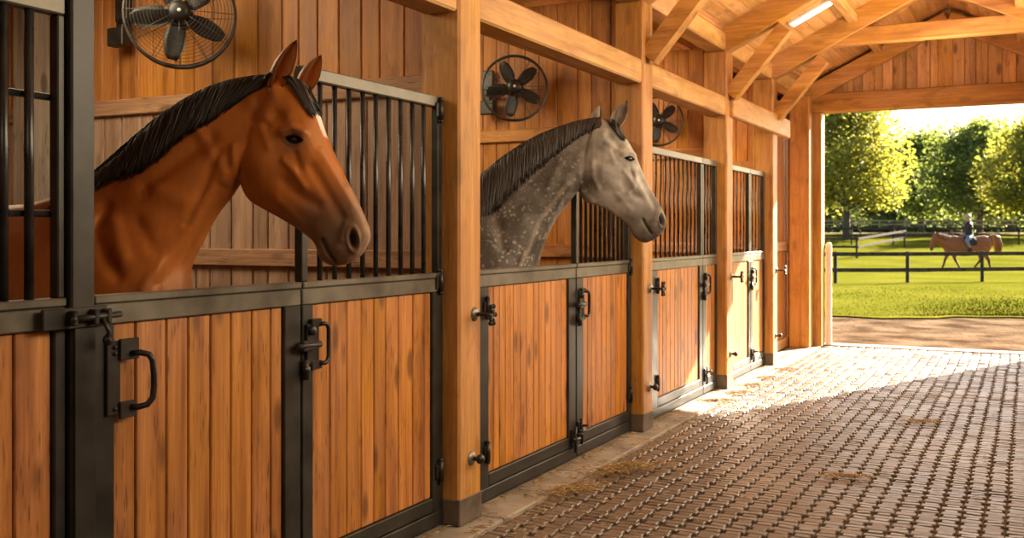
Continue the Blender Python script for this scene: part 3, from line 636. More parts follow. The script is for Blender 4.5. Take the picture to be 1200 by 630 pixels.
def build_horse(spec):
    k = spec['d']/1200; px0 = spec['px0']
    def loc(p): return ((p[0]-px0)*k, HC-(p[1]-273)*k)
    hs = spec['hs']                          # size of this head in metres against the first one
    mb = MB()
    st = []; pr = []
    for (tx, ty, bx, by, w, key) in spec['head']: a = loc((tx, ty)); c = loc((bx, by)); st.append((*a, *c, w*hs)); pr.append(HEADP[key])
    loft(mb, st, pr)
    st = []; pr = []
    for (tx, ty, bx, by, w) in spec['neck']: a = loc((tx, ty)); c = loc((bx, by)); st.append((*a, *c, w*hs)); pr.append(NECKP)
    n_neck = len(st)
    B = spec['body']                         # body given in metres from the last neck station
    for (tx, tz, bx, bz, w) in B: st.append((tx, tz, bx, bz, w)); pr.append(BODYP)
    for i in range(n_neck-2, n_neck): pr[i] = [(a+b)/2 for a, b in zip(NECKP, BODYP)]
    loft(mb, st, pr)
    for pts, rad in spec['legs']: mb.tube(pts, rad, 14)
    me = remesh(mb, spec.get('voxel', .0055), spec.get('smooth', 4))
    inv = lambda co: np.stack([co[:, 0]/k+px0, 273-(co[:, 2]-HC)/k], 1)
    A, T = spec['map']                       # head pixels of the first horse -> this horse
    mpt = lambda p: tuple(A@np.array(p, float)+T); sc = math.sqrt(abs(np.linalg.det(A)))
    co = get_co(me)
    for it in range(1):
        for br in spec['brushes']:
            P = inv(co); no = get_no(me); side = np.abs(no[:, 1])**.7
            kind, pts, r, amt = br[:4]; own = len(br) > 4
            if not own: pts = [mpt(p) for p in pts]; r = r*sc; amt = amt*hs
            dd = seg_dist(P, pts if len(pts) > 1 else [pts[0], (pts[0][0]+.01, pts[0][1])])
            wgt = np.exp(-(dd/r)**2)*side; co = co+no*(wgt*amt*1.45)[:, None]; set_co(me, co)
        # nostrils
        c = mpt(spec['nostril'][0]); rx, ry, an = spec['nostril'][1:]; rx *= sc; ry *= sc; P = inv(co)-np.array(c); no = get_no(me)
        ca, sa = math.cos(an), math.sin(an); q = np.hypot((P[:, 0]*ca+P[:, 1]*sa)/rx, (-P[:, 0]*sa+P[:, 1]*ca)/ry)
        disp = -.030*hs*smooth01((1.12-q)/.75)+.007*hs*np.exp(-((q-1.35)/.28)**2); co = co+no*(disp*(np.abs(no[:, 1])**.5))[:, None]; nost = q; set_co(me, co)
        # eye: an almond opening and lids
        ec = mpt(spec['eye'][0]); ea, eb = spec['eye'][1]*sc, spec['eye'][2]*sc; tl = spec['eye'][3]
        bvh = BVHTree.FromPolygons([tuple(v) for v in co], [tuple(p.vertices) for p in me.polygons])
        xl, zl = loc(ec); hit = bvh.ray_cast(Vector((xl, -1.0, zl)), Vector((0, 1, 0)))[0]; ys = abs(hit.y)
        P = inv(co)-np.array(ec); ct, s2 = math.cos(tl), math.sin(tl); X = (P[:, 0]*ct+P[:, 1]*s2)/ea; Y = (-P[:, 0]*s2+P[:, 1]*ct)/eb
        lens = np.abs(Y)-(1-X*X); near = np.abs(X) < 1.5; no = get_no(me)
        disp = np.where(near, -.020*hs*smooth01((.10-lens)/.5)+.0055*hs*np.exp(-((lens-.42)/.38)**2)*np.clip(1.6-np.abs(X), 0, 1), 0)
        disp *= (np.abs(co[:, 1]) > ys*.45); co = co+no*disp[:, None]; set_co(me, co)
    # colours
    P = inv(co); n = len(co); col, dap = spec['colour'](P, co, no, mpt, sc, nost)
    eyel = smooth01((.55-lens)/.3)*near*(np.abs(co[:, 1]) > ys*.45); col = col*(1-eyel[:, None])+np.array(spec['lid'])*eyel[:, None]
    verts = co.tolist(); faces = [tuple(p.vertices) for p in me.polygons]; cols = col.tolist(); daps = dap.tolist()
    for (bp, tp, y0, y1, r, op, bend) in spec['ears']:
        vs, fs, lay, vv, ed = ear_mesh(loc(bp), loc(tp), y0*hs, y1*hs, r*hs, op, bend)
        b0 = len(verts); verts += [list(v) for v in vs]; faces += [tuple(b0+i for i in f) for f in fs]
        for l, v, e in zip(lay, vv, ed):
            c = np.array(spec['earcol'][1 if l else 0]); dk = max(smooth01(np.array((v-.86)/.14)), .8*smooth01(np.array((e-.88)/.12))); cols.append(list(c*(1-dk)+np.array(spec['earcol'][2])*dk)); daps.append(0)
    mesh = bpy.data.meshes.new('horse'); mesh.from_pydata(verts, [], faces); mesh.update(); mesh.materials.append(spec['mat'])
    ca = mesh.attributes.new('coat', 'FLOAT_COLOR', 'POINT'); ca.data.foreach_set('color', np.hstack([np.array(cols), np.ones((len(cols), 1))]).ravel())
    da = mesh.attributes.new('dapple', 'FLOAT', 'POINT'); da.data.foreach_set('value', np.array(daps, float))
    mesh.polygons.foreach_set('use_smooth', [True]*len(mesh.polygons))
    ob = bpy.data.objects.new('horse', mesh); COL.objects.link(ob); bpy.data.meshes.remove(me)
    # world place: plane square to the camera at distance d
    lx = (px0-600)/1200*spec['d']; ob.location = (lx*CT-spec['d']*ST, spec['d']*CT+lx*ST, 0); ob.rotation_euler.z = TH
    tag(ob, spec['label'], 'horse')
    # eyes
    r = .0235*hs
    for s_ in (-1, 1):
        e = MB(); y = s_*(ys-r*.93); e.lathe([(r*math.sin(a), -r*math.cos(a)) for a in np.linspace(0, math.pi, 15)], (0, 0, 0), (0, 1, 0), 20)
        eo = e.build('eye', M['eye']); eo.parent = ob; eo.location = (xl, y, zl)
    bvh = BVHTree.FromPolygons([tuple(v) for v in verts], faces)
    def surf(x, z, s_=-1):
        h = bvh.ray_cast(Vector((x, s_*1.0, z)), Vector((0, -s_, 0)))
        return h[0].y if h[0] is not None else None
    # hair
    for (nm, roots, tips, cnt, wid, wave, fall) in spec['hair']:
        R = cr_interp([loc(p) for p in roots], 10); Tt = cr_interp([loc(p) for p in tips], 10); hb = MB()
        for i in range(cnt):
            u = min(.9999, max(0, (i+random.random())/cnt)); layer = random.random()
            ri = u*(len(R)-1); a = R[int(ri)]*(1-ri % 1)+R[min(int(ri)+1, len(R)-1)]*(ri % 1)
            u2 = min(.999, max(0, u+random.gauss(0, .012))); ti = u2*(len(Tt)-1); c = Tt[int(ti)]*(1-ti % 1)+Tt[min(int(ti)+1, len(Tt)-1)]*(ti % 1)
            ln = random.choice((1, 1, 1, .95, .9, .75))*random.uniform(.9, 1.06); ph = random.uniform(0, 6.28); pts = []; NS = 9; last = None; am = random.gauss(0, wave)
            y_root = random.uniform(-.012, .008) if fall < 0 else random.uniform(-.02, .02)
            for j in range(NS):
                t = j/(NS-1)*ln; x = a[0]+(c[0]-a[0])*t+am*math.sin(ph+5*t)*t; z = a[1]+(c[1]-a[1])*t**1.15+.006*math.sin(math.pi*min(t*2.2, 1))*(1-t)
                if fall < 0: ysf = surf(x, z-.004); 
                else: ysf = surf(x, z-.004, -1)
                if ysf is None: yy = y_root if last is None else last
                elif fall < 0: yy = min(ysf, 0)-.003-.016*layer*(1-.5*t)
                else: yy = min(ysf, 0)*.9-.004 if random.random() < 2 else 0
                if fall > 0: yy = (-.02+.045*((i*7919) % cnt)/cnt)*1.2 - .0 if ysf is None else (ysf-.004-.01*layer)
                last = yy if last is None else .35*last+.65*yy; pts.append((x, last, z))
            w = wid*random.uniform(.6, 1.4)
            hb.tube(pts, [w*.6, w, w*1.05, w, w, w*.95, w*.8, w*.5, w*.12], 5, tint=random.random()**2)
        # a backing so the skin does not show through the locks along the crest
        ho = hb.build(nm, spec['hairmat']); ho.parent = ob
    return ob
I2 = (np.eye(2), np.zeros(2))
HEAD_BR = [('s', [(338, 157), (349, 153), (361, 158)], 5, .010), ('s', [(350, 166)], 9, -.006), ('s', [(330, 138)], 9, -.008), ('s', [(345, 140)], 7, .004),
    ('s', [(340, 190), (352, 204), (361, 219)], 4.5, .005), ('s', [(340, 214), (358, 232), (374, 240)], 8, -.008), ('s', [(306, 192)], 26, .010), ('s', [(280, 175), (282, 205), (292, 224)], 5, .006),
    ('s', [(372, 198), (388, 228), (404, 256)], 7, -.007), ('s', [(380, 178), (398, 210), (414, 240)], 4, .003), ('s', [(380, 281), (387, 294), (396, 307)], 2.2, -.011), ('s', [(400, 292)], 9, .006), ('s', [(383, 300)], 8, .005),
    ('s', [(408, 262), (404, 280)], 5, .005), ('s', [(325, 108)], 9, .010), ('s', [(300, 118)], 11, .008), ('s', [(300, 140), (318, 150)], 6, -.005), ('s', [(352, 182), (358, 200)], 4, -.004), ('s', [(330, 235), (355, 262)], 6, .004), ('s', [(312, 150), (322, 175)], 5, .003)]
NECK_BR = [('s', [(266, 222), (240, 270), (205, 330)], 7, -.013), ('s', [(270, 205), (232, 265), (188, 335)], 7, .008), ('s', [(180, 218), (215, 190), (250, 165)], 10, -.010), ('s', [(135, 245), (128, 270), (145, 300), (160, 320)], 8, -.009),
    ('s', [(112, 250), (108, 290)], 5, -.007), ('s', [(150, 262), (165, 300)], 9, .010), ('s', [(123, 255), (118, 300)], 6, .008), ('s', [(235, 150), (262, 190)], 8, .006), ('s', [(195, 225), (225, 235)], 12, .007), ('s', [(262, 180), (245, 225), (228, 262)], 5, -.006), ('s', [(175, 260), (195, 290)], 8, -.006)]
def mixw(col, c, w): return col*(1-w[:, None])+np.array(c)*w[:, None]
def bay_colour(P, co, no, mpt, sc, nost):
    n = len(co); col = np.tile(np.array((.40, .125, .025)), (n, 1)); g = lambda p, r: np.exp(-(np.hypot(*(P-np.array(mpt(p))).T)/(r*sc))**2)
    col = mixw(col, (.15, .040, .013), smooth01((200-P[:, 0])/170.)*.8)  # coat darker towards the body, dimness of the stall put into the colour
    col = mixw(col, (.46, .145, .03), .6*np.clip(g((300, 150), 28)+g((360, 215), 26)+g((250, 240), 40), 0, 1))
    ax = (P-np.array((345, 160)))@np.array((.49, .87)); col = mixw(col, (.082, .062, .049), smooth01((ax-80)/44)*.93)
    col = mixw(col, (.17, .10, .065), smooth01((ax-52)/45)*.5)
    col = mixw(col, (.085, .062, .05), np.clip(g((351, 167), 14)*.75+g((368, 250), 16)*.5, 0, 1))
    fr = np.array([(371, 127), (377, 140), (385, 158)]); dd = seg_dist(P, fr); col = mixw(col, (.85, .78, .72), smooth01((5.2-dd)/3)*(np.abs(co[:, 1]) < .05))
    fr = np.array([(412, 222), (428, 255), (434, 275), (428, 292), (412, 306)]); dd = seg_dist(P, fr); col = mixw(col, (.58, .36, .26), .28*smooth01((6-dd)/4))
    col = mixw(col, (.03, .016, .012), smooth01((.85-nost)/.35)); col = mixw(col, (.03, .02, .016), .7*smooth01((2.6-seg_dist(P, [(380, 281), (387, 294), (396, 307)]))/1.6))
    col = mixw(col, (.015, .010, .008), smooth01((.62-co[:, 2])/.3)); return np.clip(col, 0, 1), np.zeros(n)
def sim_map(a1, b1, a2, b2):
    a1, b1, a2, b2 = map(lambda p: complex(*p), (a1, b1, a2, b2)); z = (b2-a2)/(b1-a1); t = a2-z*a1
    return np.array([[z.real, -z.imag], [z.imag, z.real]]), np.array([t.real, t.imag])
def legs_for(xf, xh, zc, w):
    L = []
    for s_ in (-1, 1):
        L.append(([(xf, s_*w*.6, zc), (xf+.02, s_*w*.62, .78), (xf, s_*w*.6, .48), (xf, s_*w*.6, .30), (xf+.015, s_*w*.6, .16), (xf+.06, s_*w*.6, .06), (xf+.07, s_*w*.6, 0.0)], [.12, .095, .058, .036, .042, .050, .062]))
        L.append(([(xh, s_*w*.6, zc), (xh+.10, s_*w*.62, .85), (xh-.06, s_*w*.6, .55), (xh-.04, s_*w*.6, .34), (xh-.02, s_*w*.6, .17), (xh+.03, s_*w*.6, .06), (xh+.04, s_*w*.6, 0.0)], [.20, .14, .062, .040, .044, .052, .062]))
    return L
kb = 3.95/1200
bx = lambda px: (px-240)*kb
bz = lambda py: HC-(py-273)*kb
bay = dict(d=3.95, px0=240, hs=1.0, mat=M['coat_bay'], hairmat=M['hair_black'], map=I2, lid=(.05, .032, .024), label='bay horse with black mane leaning out over the nearest half door',
    head=[(330, 90, 296, 150, .062, 'poll'), (352, 94, 280, 190, .085, 'poll'), (370, 126, 289, 229, .100, 'eye'), (381, 157, 306, 243, .104, 'eye'), (391, 180, 326, 254, .088, 'nose'), (401.5, 202, 346, 266, .072, 'nose'), (411.5, 221, 357, 274, .061, 'nose'),
          (421.5, 241, 367, 282, .056, 'muz'), (429, 258, 372, 291, .056, 'muz'), (433.5, 271, 375, 301, .059, 'muz'), (432.5, 283, 383, 308, .056, 'muz'), (425.5, 296, 393, 311.5, .048, 'muz'), (417, 305, 404, 310, .03, 'muz')],
    neck=[(345, 96, 305, 160, .055), (318, 89, 285, 205, .068), (290, 93, 272, 230, .075), (260, 100, 257, 249, .080), (230, 112, 246, 268, .088), (200, 130, 236, 287, .098), (170, 154, 228, 302, .112), (140, 183, 222, 320, .135), (112, 206, 222, 345, .165), (80, 224, 224, 385, .20), (40, 238, 215, 440, .235)],
    body=[(bx(-10), bz(243), bx(150), bz(505), .265), (bx(-90), bz(256), bx(-70), bz(528), .30), (bx(-180), bz(264), bx(-180), bz(535), .325), (bx(-270), bz(257), bx(-280), bz(515), .325), (bx(-345), bz(250), bx(-355), bz(480), .30), (bx(-400), bz(266), bx(-402), bz(435), .22), (bx(-425), bz(300), bx(-427), bz(380), .1)],
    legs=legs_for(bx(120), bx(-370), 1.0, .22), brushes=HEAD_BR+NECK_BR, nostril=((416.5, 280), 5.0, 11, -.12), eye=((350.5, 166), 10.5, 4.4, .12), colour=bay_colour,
    ears=[((325, 106), (352, 51), -.050, -.070, .050, (.42, -.90, .15), .004), ((352, 104), (373.5, 62), .050, .052, .046, (.75, -.65, .2), .004)], earcol=((.30, .11, .028), (.56, .26, .10), (.02, .012, .01)),
    hair=[('mane', [(96, 212), (120, 193), (150, 166), (180, 141), (210, 120), (240, 104), (270, 94), (300, 89), (326, 90)],
                   [(68, 246), (100, 232), (134, 216), (164, 207), (188, 192), (214, 168), (246, 148), (268, 131), (298, 110)], 1700, .0034, .008, -1),
          ('forelock', [(334, 92), (345, 92), (356, 97)], [(362, 126), (371, 140), (378, 132)], 170, .0032, .004, 1)])
Ag, Tg = sim_map((350, 166), (417.5, 280), (735.5, 187), (775, 257))
def grey_colour(P, co, no, mpt, sc, nost):
    n = len(co); g = lambda p, r: np.exp(-(np.hypot(*(P-np.array(p)).T)/r)**2)
    col = np.tile(np.array((.115, .104, .096)), (n, 1)); hd = smooth01((P[:, 0]-655)/50.)
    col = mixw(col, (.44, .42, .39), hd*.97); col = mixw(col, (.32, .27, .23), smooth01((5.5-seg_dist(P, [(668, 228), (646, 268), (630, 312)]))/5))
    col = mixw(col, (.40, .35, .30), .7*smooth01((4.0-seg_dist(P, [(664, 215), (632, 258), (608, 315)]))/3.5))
    col = mixw(col, (.085, .078, .072), .88*np.clip(g((686, 218), 17)+g((704, 172), 8)+.7*g((722, 158), 8)+.6*g((672, 195), 9), 0, 1)); col = mixw(col, (.06, .055, .052), .75*g((736, 188), 9))
    ax = (P-np.array((735, 187)))@np.array((.49, .87)); col = mixw(col, (.145, .135, .125), smooth01((ax-40)/30)*.85); col = mixw(col, (.085, .074, .068), smooth01((ax-74)/18)*.8)
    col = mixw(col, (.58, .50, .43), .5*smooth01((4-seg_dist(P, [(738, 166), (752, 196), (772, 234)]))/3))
    col = mixw(col, (.02, .014, .012), smooth01((.85-nost)/.35)); col = mixw(col, (.03, .025, .02), .7*smooth01((1.8-seg_dist(P, [mpt(p) for p in ((380, 281), (387, 294), (396, 307))]))/1.2))
    dap = np.clip(1-.95*hd, 0, 1)*smooth01((P[:, 1]-150)/25.)+.55*g((686, 215), 17); col = mixw(col, (.05, .042, .036), smooth01((.6-co[:, 2])/.4)); return np.clip(col, 0, 1), np.clip(dap, 0, 1)
kg = 6.65/1200
gx = lambda px: (px-620)*kg
gz = lambda py: HC-(py-273)*kg
grey = dict(d=6.65, px0=620, hs=1.035, mat=M['coat_grey'], hairmat=M['hair_brown'], map=(Ag, Tg), lid=(.025, .02, .018), label='dapple grey horse with dark mane leaning out of the second stall',
    head=[(700, 140, 684, 178, .062, 'poll'), (718, 144, 674, 207, .085, 'poll'), (733, 163, 684, 234, .100, 'eye'), (742.5, 179, 697, 239.5, .104, 'eye'), (749.5, 195, 710, 244, .088, 'nose'), (756, 210, 721, 252, .072, 'nose'), (763, 223, 730, 258.5, .062, 'nose'),
          (770, 235, 737, 265, .057, 'muz'), (776, 246, 740, 271, .057, 'muz'), (780, 257, 743, 277, .060, 'muz'), (779.5, 266, 749, 282, .056, 'muz'), (774, 274.5, 756, 284.5, .048, 'muz'), (767, 280.5, 761, 282.5, .03, 'muz')],
    neck=[(712, 143, 692, 185, .055), (700, 140, 680, 218, .068), (685, 143, 669, 234, .075), (668, 147, 660, 246, .080), (645, 156, 652, 257, .088), (620, 169, 645, 270, .098), (600, 180, 639, 285, .112), (580, 195, 634, 300, .135), (560, 210, 631, 322, .165), (540, 222, 628, 350, .20), (515, 234, 616, 385, .235)],
    body=[(gx(482), gz(240), gx(565), gz(420), .27), (gx(430), gz(250), gx(440), gz(434), .30), (gx(380), gz(252), gx(380), gz(436), .32), (gx(330), gz(247), gx(325), gz(425), .32), (gx(290), gz(244), gx(285), gz(400), .29), (gx(258), gz(256), gx(257), gz(372), .2), (gx(243), gz(280), gx(242), gz(335), .09)],
    legs=legs_for(gx(550), gx(272), 1.0, .22), nostril=((415, 281), 4.6, 11, -.12), eye=((350.5, 166), 10, 3.9, .12), colour=grey_colour,
    brushes=HEAD_BR+[('s', [(664, 238), (648, 270), (630, 312)], 5, -.012, 1), ('s', [(664, 218), (636, 258), (610, 312)], 4.5, .010, 1), ('s', [(620, 215), (650, 185)], 8, -.008, 1), ('s', [(580, 245), (590, 290)], 6, -.010, 1), ('s', [(655, 190), (640, 225)], 5, .006, 1), ('s', [(678, 205), (683, 226), (694, 236)], 3, .006, 1), ('s', [(742, 200), (744, 214), (736, 226)], 3, .006, 1), ('s', [(706, 236), (730, 222)], 4, -.005, 1), ('s', [(712, 160), (722, 172)], 4, -.006, 1)],
    ears=[((720, 148), (733.5, 119), -.050, -.064, .054, (.45, -.88, .15), .004), ((699, 146), (705, 121), .052, .058, .044, (.8, -.3, .2), .004)], earcol=((.36, .31, .265), (.46, .38, .31), (.10, .08, .07)),
    hair=[('mane', [(556, 209), (570, 199), (585, 186), (605, 172), (630, 158), (655, 148), (680, 140.5), (704, 137)],
                   [(556, 258), (566, 258), (580, 250), (602, 226), (630, 200), (652, 182), (676, 163), (702, 150)], 1500, .0042, .008, -1),
          ('forelock', [(708, 140), (715, 141), (722, 144)], [(722, 158), (729, 166), (733, 162)], 120, .0036, .004, 1)])
build_horse(bay); build_horse(grey)
# ------------------------------------------------------------------ outdoors (fields turned a little against the barn)
FO = Matrix.Rotation(TH, 4, 'Z')
def F(l, d, z=0.0): return FO @ Vector((l, d, z))
def ground_z(d): 
    t = min(max((d-40)/48., 0), 1); return -.03+1.55*t*t*(3-2*t)*.98
def lat(px, d): return (px-600)/1200*d
def grid_ground(name, l0, l1, d0, d1, nl, ndp, mat, edge=None, lift=0):
    vs = []; fs = []
    for j in range(ndp+1):
        for i in range(nl+1):
            l = l0+(l1-l0)*i/nl; d = d0+(d1-d0)*j/ndp
            if edge and j == 0: d += edge(l)
            p = F(l, d); z = ground_z(d)+lift
            if d > 17: z += .03*noise.noise((l*.25, d*.25, 1))+(0 if not edge else .015)
            vs.append((p.x, p.y, z))
    for j in range(ndp):
        for i in range(nl): a = j*(nl+1)+i; fs.append([a, a+1, a+nl+2, a+nl+1])
    m = MB(); m.add(vs, fs, .5, 0, True); return struct(m.build(name, mat))
def grass_mat():
    m, nt, b, out = new_mat('mown_grass'); L = nt.links.new
    tc = nd(nt, 'ShaderNodeTexCoord')
    def ns(s, d=5): n = nd(nt, 'ShaderNodeTexNoise'); n.inputs['Scale'].default_value = s; n.inputs['Detail'].default_value = d; L(tc.outputs['Object'], n.inputs['Vector']); return n.outputs[0]
    c = ramp(nt, ns(.35), [(.35, (.085, .088, .010)), (.65, (.135, .128, .018))]).outputs[0]
    c = mixc(nt, ramp(nt, ns(9, 6), [(.4, (0, 0, 0)), (.65, (.6, .6, .6))]).outputs[0], c, (.055, .070, .008))
    L(c, b.inputs['Base Color']); b.inputs['Roughness'].default_value = .8; b.inputs['Specular IOR Level'].default_value = .0
    bp = nd(nt, 'ShaderNodeBump'); bp.inputs['Strength'].default_value = .8; bp.inputs['Distance'].default_value = .05; L(ns(14, 6), bp.inputs['Height']); L(bp.outputs[0], b.inputs['Normal']); return m
M['grass'] = grass_mat()
M['dirt'] = noisy('dry_dirt', (0.05, 0.033, 0.021), (0.15, 0.104, 0.070), 1.6, .95, 0, .8, .05, 8, spec=0.0)
M['sand'] = noisy('pale_sand', (0.2, 0.16, 0.11), (0.3, 0.24, 0.18), 1.2, .95, 0, .2, .02, spec=0.0)
ej = lambda l: .9*noise.noise((l*.35, 0, 5))+.5*noise.noise((l*1.3, 3, 5))-.25
grid_ground('ground', -90, 90, -25, 60, 60, 60, M['dirt'])
grid_ground('lawn', -90, 110, 18.7, 180, 400, 180, M['grass'], ej, .012)
grid_ground('path', -90, 110, 83, 86.5, 60, 3, M['sand'], None, .05)
# rough grass along the near edge of the lawn
gb = MB()
for i in range(9000):
    d = 18.6+10*random.random()**2.2; l = lat(random.uniform(955, 1215), d); d += .6*ej(l)+.25; p = F(l, d); z = ground_z(d)+.02; a = random.uniform(0, 6.28); h = random.uniform(.015, .05); w = .012; lean = random.uniform(-.05, .05)
    ca, sa = math.cos(a)*w, math.sin(a)*w
    gb.add([(p.x-ca, p.y-sa, z-.02), (p.x+ca, p.y+sa, z-.02), (p.x+lean, p.y+lean*.5, z+h)], [[0, 1, 2]], random.random())
g_ = gb.build('grass', M['grass']); g_['kind'] = 'stuff'; tag(g_, 'rough short grass along the near edge of the sunny lawn', 'grass')
# fences
def rail_fence(label, pts, post_h, rails, mat, pw=.10, group=None):
    c = F(pts[0][0], pts[0][1]); t = thing('wooden_fence', label, 'fence', (c.x, c.y, ground_z(pts[0][1])), group)
    W = [Vector((*F(l, d)[:2], ground_z(d))) for l, d in pts]
    for p in W:
        m = MB(); m.box(p.x-pw/2, p.x+pw/2, p.y-pw/2, p.y+pw/2, p.z-.1, p.z+post_h, .012); m.build('post', M[mat], t)
    for zr in rails:
        m = MB()
        for a, b_ in zip(W[:-1], W[1:]):
            dv = (b_-a); L = dv.length; dv.normalize(); sd = Vector((-dv.y, dv.x, 0)).normalized(); up = dv.cross(sd)*1.0
            if up.z < 0: up = -up
            o = a+Vector((0, 0, zr))-sd*(pw/2+.02); Mx = Matrix(((dv.x, sd.x, up.x, o.x), (dv.y, sd.y, up.y, o.y), (dv.z, sd.z, up.z, o.z), (0, 0, 0, 1)))
            m.box(0, L, -.02, .02, -.06, .06, .006, M=Mx)
        m.build('rail', M[mat], t)
    return t
d1_ = 31.
rail_fence('dark two rail fence nearest the barn, crossing before the ridden horse', [(lat(p, d), d) for p, d in ((892, 30.6), (979, 30.8), (1063.5, 31), (1151, 31.6), (1240, 32.2))], .98, (.90, .42), 'fence')
rail_fence('second dark fence in the paddock beyond the rider', [(lat(p, 64), 64) for p in range(900, 1330, 49)], 1.15, (1.05, .62), 'fence')
rail_fence('short fence piece left of the rider, behind the nearest fence', [(lat(p, d), d) for p, d in ((930, 52), (1004, 52), (1060, 62))], 1.1, (1.0, .6), 'fence')
rail_fence('pale rail along the sandy track at the foot of the trees', [(lat(p, 80), 80) for p in range(900, 1330, 54)], 1.15, (1.08, .8), 'pale_fence', .12)
# trees
def leaf_mat(name, a, b_, tr):
    m, nt, b, out = new_mat(name); L = nt.links.new
    at = nd(nt, 'ShaderNodeAttribute', attribute_name='tint'); c = ramp(nt, at.outputs['Fac'], [(0, a), (1, b_)]).outputs[0]
    L(c, b.inputs['Base Color']); b.inputs['Roughness'].default_value = .6; b.inputs['Specular IOR Level'].default_value = .25
    t = nd(nt, 'ShaderNodeBsdfTranslucent'); L(mixc(nt, 1.0, c, tr, 'MULTIPLY'), t.inputs['Color'])
    ms = nd(nt, 'ShaderNodeMixShader'); ms.inputs[0].default_value = .55; L(b.outputs[0], ms.inputs[1]); L(t.outputs[0], ms.inputs[2]); L(ms.outputs[0], out.inputs[0]); return m
M['leaf_light'] = leaf_mat('light_leaves', (.16, .185, .045), (.31, .30, .08), (1.6, 1.5, .8))
M['leaf_mid'] = leaf_mat('green_leaves', (.095, .135, .05), (.21, .235, .075), (1.5, 1.5, .8))
M['leaf_dark'] = leaf_mat('dark_leaves', (.10, .135, .065), (.19, .215, .09), (1.4, 1.4, .9))
def tree(label, px, d, w, h, trunk_h, mat, n, seed, dens=1.0, group=None, leaf=.2):
    rs = random.Random(seed); base = F(lat(px, d), d); z0 = ground_z(d)
    t = thing('tree', label, 'tree', (base.x, base.y, z0-.1), group)
    mb = MB(); tips = []
    top = base+Vector((0, 0, z0+h*.72)); pts = [base+Vector((rs.uniform(-.15, .15)*i*.3, rs.uniform(-.15, .15)*i*.3, z0-.1+(h*.75)*i/6)) for i in range(7)]
    mb.tube(pts, [w*.034*(1-.13*i) for i in range(7)], 10)
    mb.build('trunk', M['bark'], t)
    br = MB(); blobs = []
    nb = 30
    for i in range(nb):
        f = (i+.5)/nb; z = z0+trunk_h+(h*.62-trunk_h*.8)*f; a = i*2.4+rs.uniform(-.4, .4); s_ = Vector((base.x, base.y, z))
        reach = w*.5*(math.sin(math.pi*min(1, .22+f*.72))**.7)*rs.uniform(.7, 1.08); rise = h*(.10+.22*f)*rs.uniform(.6, 1.2)
        e = s_+Vector((math.cos(a)*reach, math.sin(a)*reach, rise)); m_ = s_.lerp(e, .5)+Vector((0, 0, rise*.12))
        br.tube([s_, m_, e], [w*.014*(1.3-f), w*.009, w*.003], 6)
        blobs.append((e, w*.16)); blobs.append((m_, w*.15)); blobs.append((s_.lerp(e, .78)+Vector((rs.uniform(-1, 1), rs.uniform(-1, 1), rs.uniform(-.3, 1)))*w*.08, w*.15))
    blobs += [(base+Vector((rs.uniform(-.1, .1)*w, rs.uniform(-.1, .1)*w, z0+h*(.80+.17*i/5))), w*(.15-.012*i)) for i in range(6)]
    br.build('branches', M['bark'], t)
    lf = MB(); vs = []; fs = []; tn = []
    for i in range(n):
        c, r = blobs[i % len(blobs)]; v = Vector((rs.gauss(0, 1), rs.gauss(0, 1), rs.gauss(0, .8))); v = v.normalized()*r*(rs.random()**.5)*1.15; p = c+v
        u = Vector((rs.gauss(0, 1), rs.gauss(0, 1), rs.gauss(0, .6))).normalized(); q = u.cross(Vector((rs.gauss(0, 1), rs.gauss(0, 1), rs.gauss(0, 1)))).normalized(); s_ = leaf*rs.uniform(.6, 1.3); nn = u.cross(q)*s_*.25
        b0 = len(vs); vs += [p-u*s_, p+q*s_*.55+nn, p+u*s_, p-q*s_*.55+nn]; fs += [[b0, b0+1, b0+2], [b0, b0+2, b0+3]]
        tt = min(1, max(0, rs.gauss(.45, .25))); tn += [tt]*4
    lf.add(vs, fs, .5); lf.t = tn
    lf.build('foliage', M[mat], t)
tree('light yellow green tree at the left edge of the doorway view', 992, 72, 8.5, 10.2, 2.0, 'leaf_light', 15000, 3, leaf=.17)
tree('dusky green tree standing between the two light ones', 1080, 100, 8.6, 9.6, 1.6, 'leaf_mid', 13000, 4, leaf=.20)
tree('broad sunlit green tree above and behind the rider', 1148, 86, 8.6, 9.3, 1.5, 'leaf_mid', 16000, 5, leaf=.19)
tree('yellow green tree at the right edge of the photo', 1208, 74, 7.0, 8.4, 1.4, 'leaf_light', 12000, 6, leaf=.17)
tree('darker tree far behind, left of the dusky green tree', 1046, 120, 9, 9.0, 1.2, 'leaf_dark', 11000, 7, leaf=.24)
tree('darker tree far behind, between the dusky and broad trees', 1112, 138, 10, 11.0, 1.2, 'leaf_dark', 11000, 8, leaf=.24)
tree('darker far tree at the right edge behind the yellow green one', 1186, 118, 10, 9.4, 1.2, 'leaf_dark', 11000, 9, leaf=.24)
tree('darker far tree behind the light tree at the doorway edge', 968, 134, 11, 9.6, 1.2, 'leaf_dark', 11000, 10, leaf=.24)
hd = thing('hedge', 'long low hedge behind all the trees along the far field', 'hedge', (F(lat(1080, 150), 150).x, F(lat(1080, 150), 150).y, ground_z(150)))
lf = MB(); vs = []; fs = []; tn = []; rs = random.Random(5)
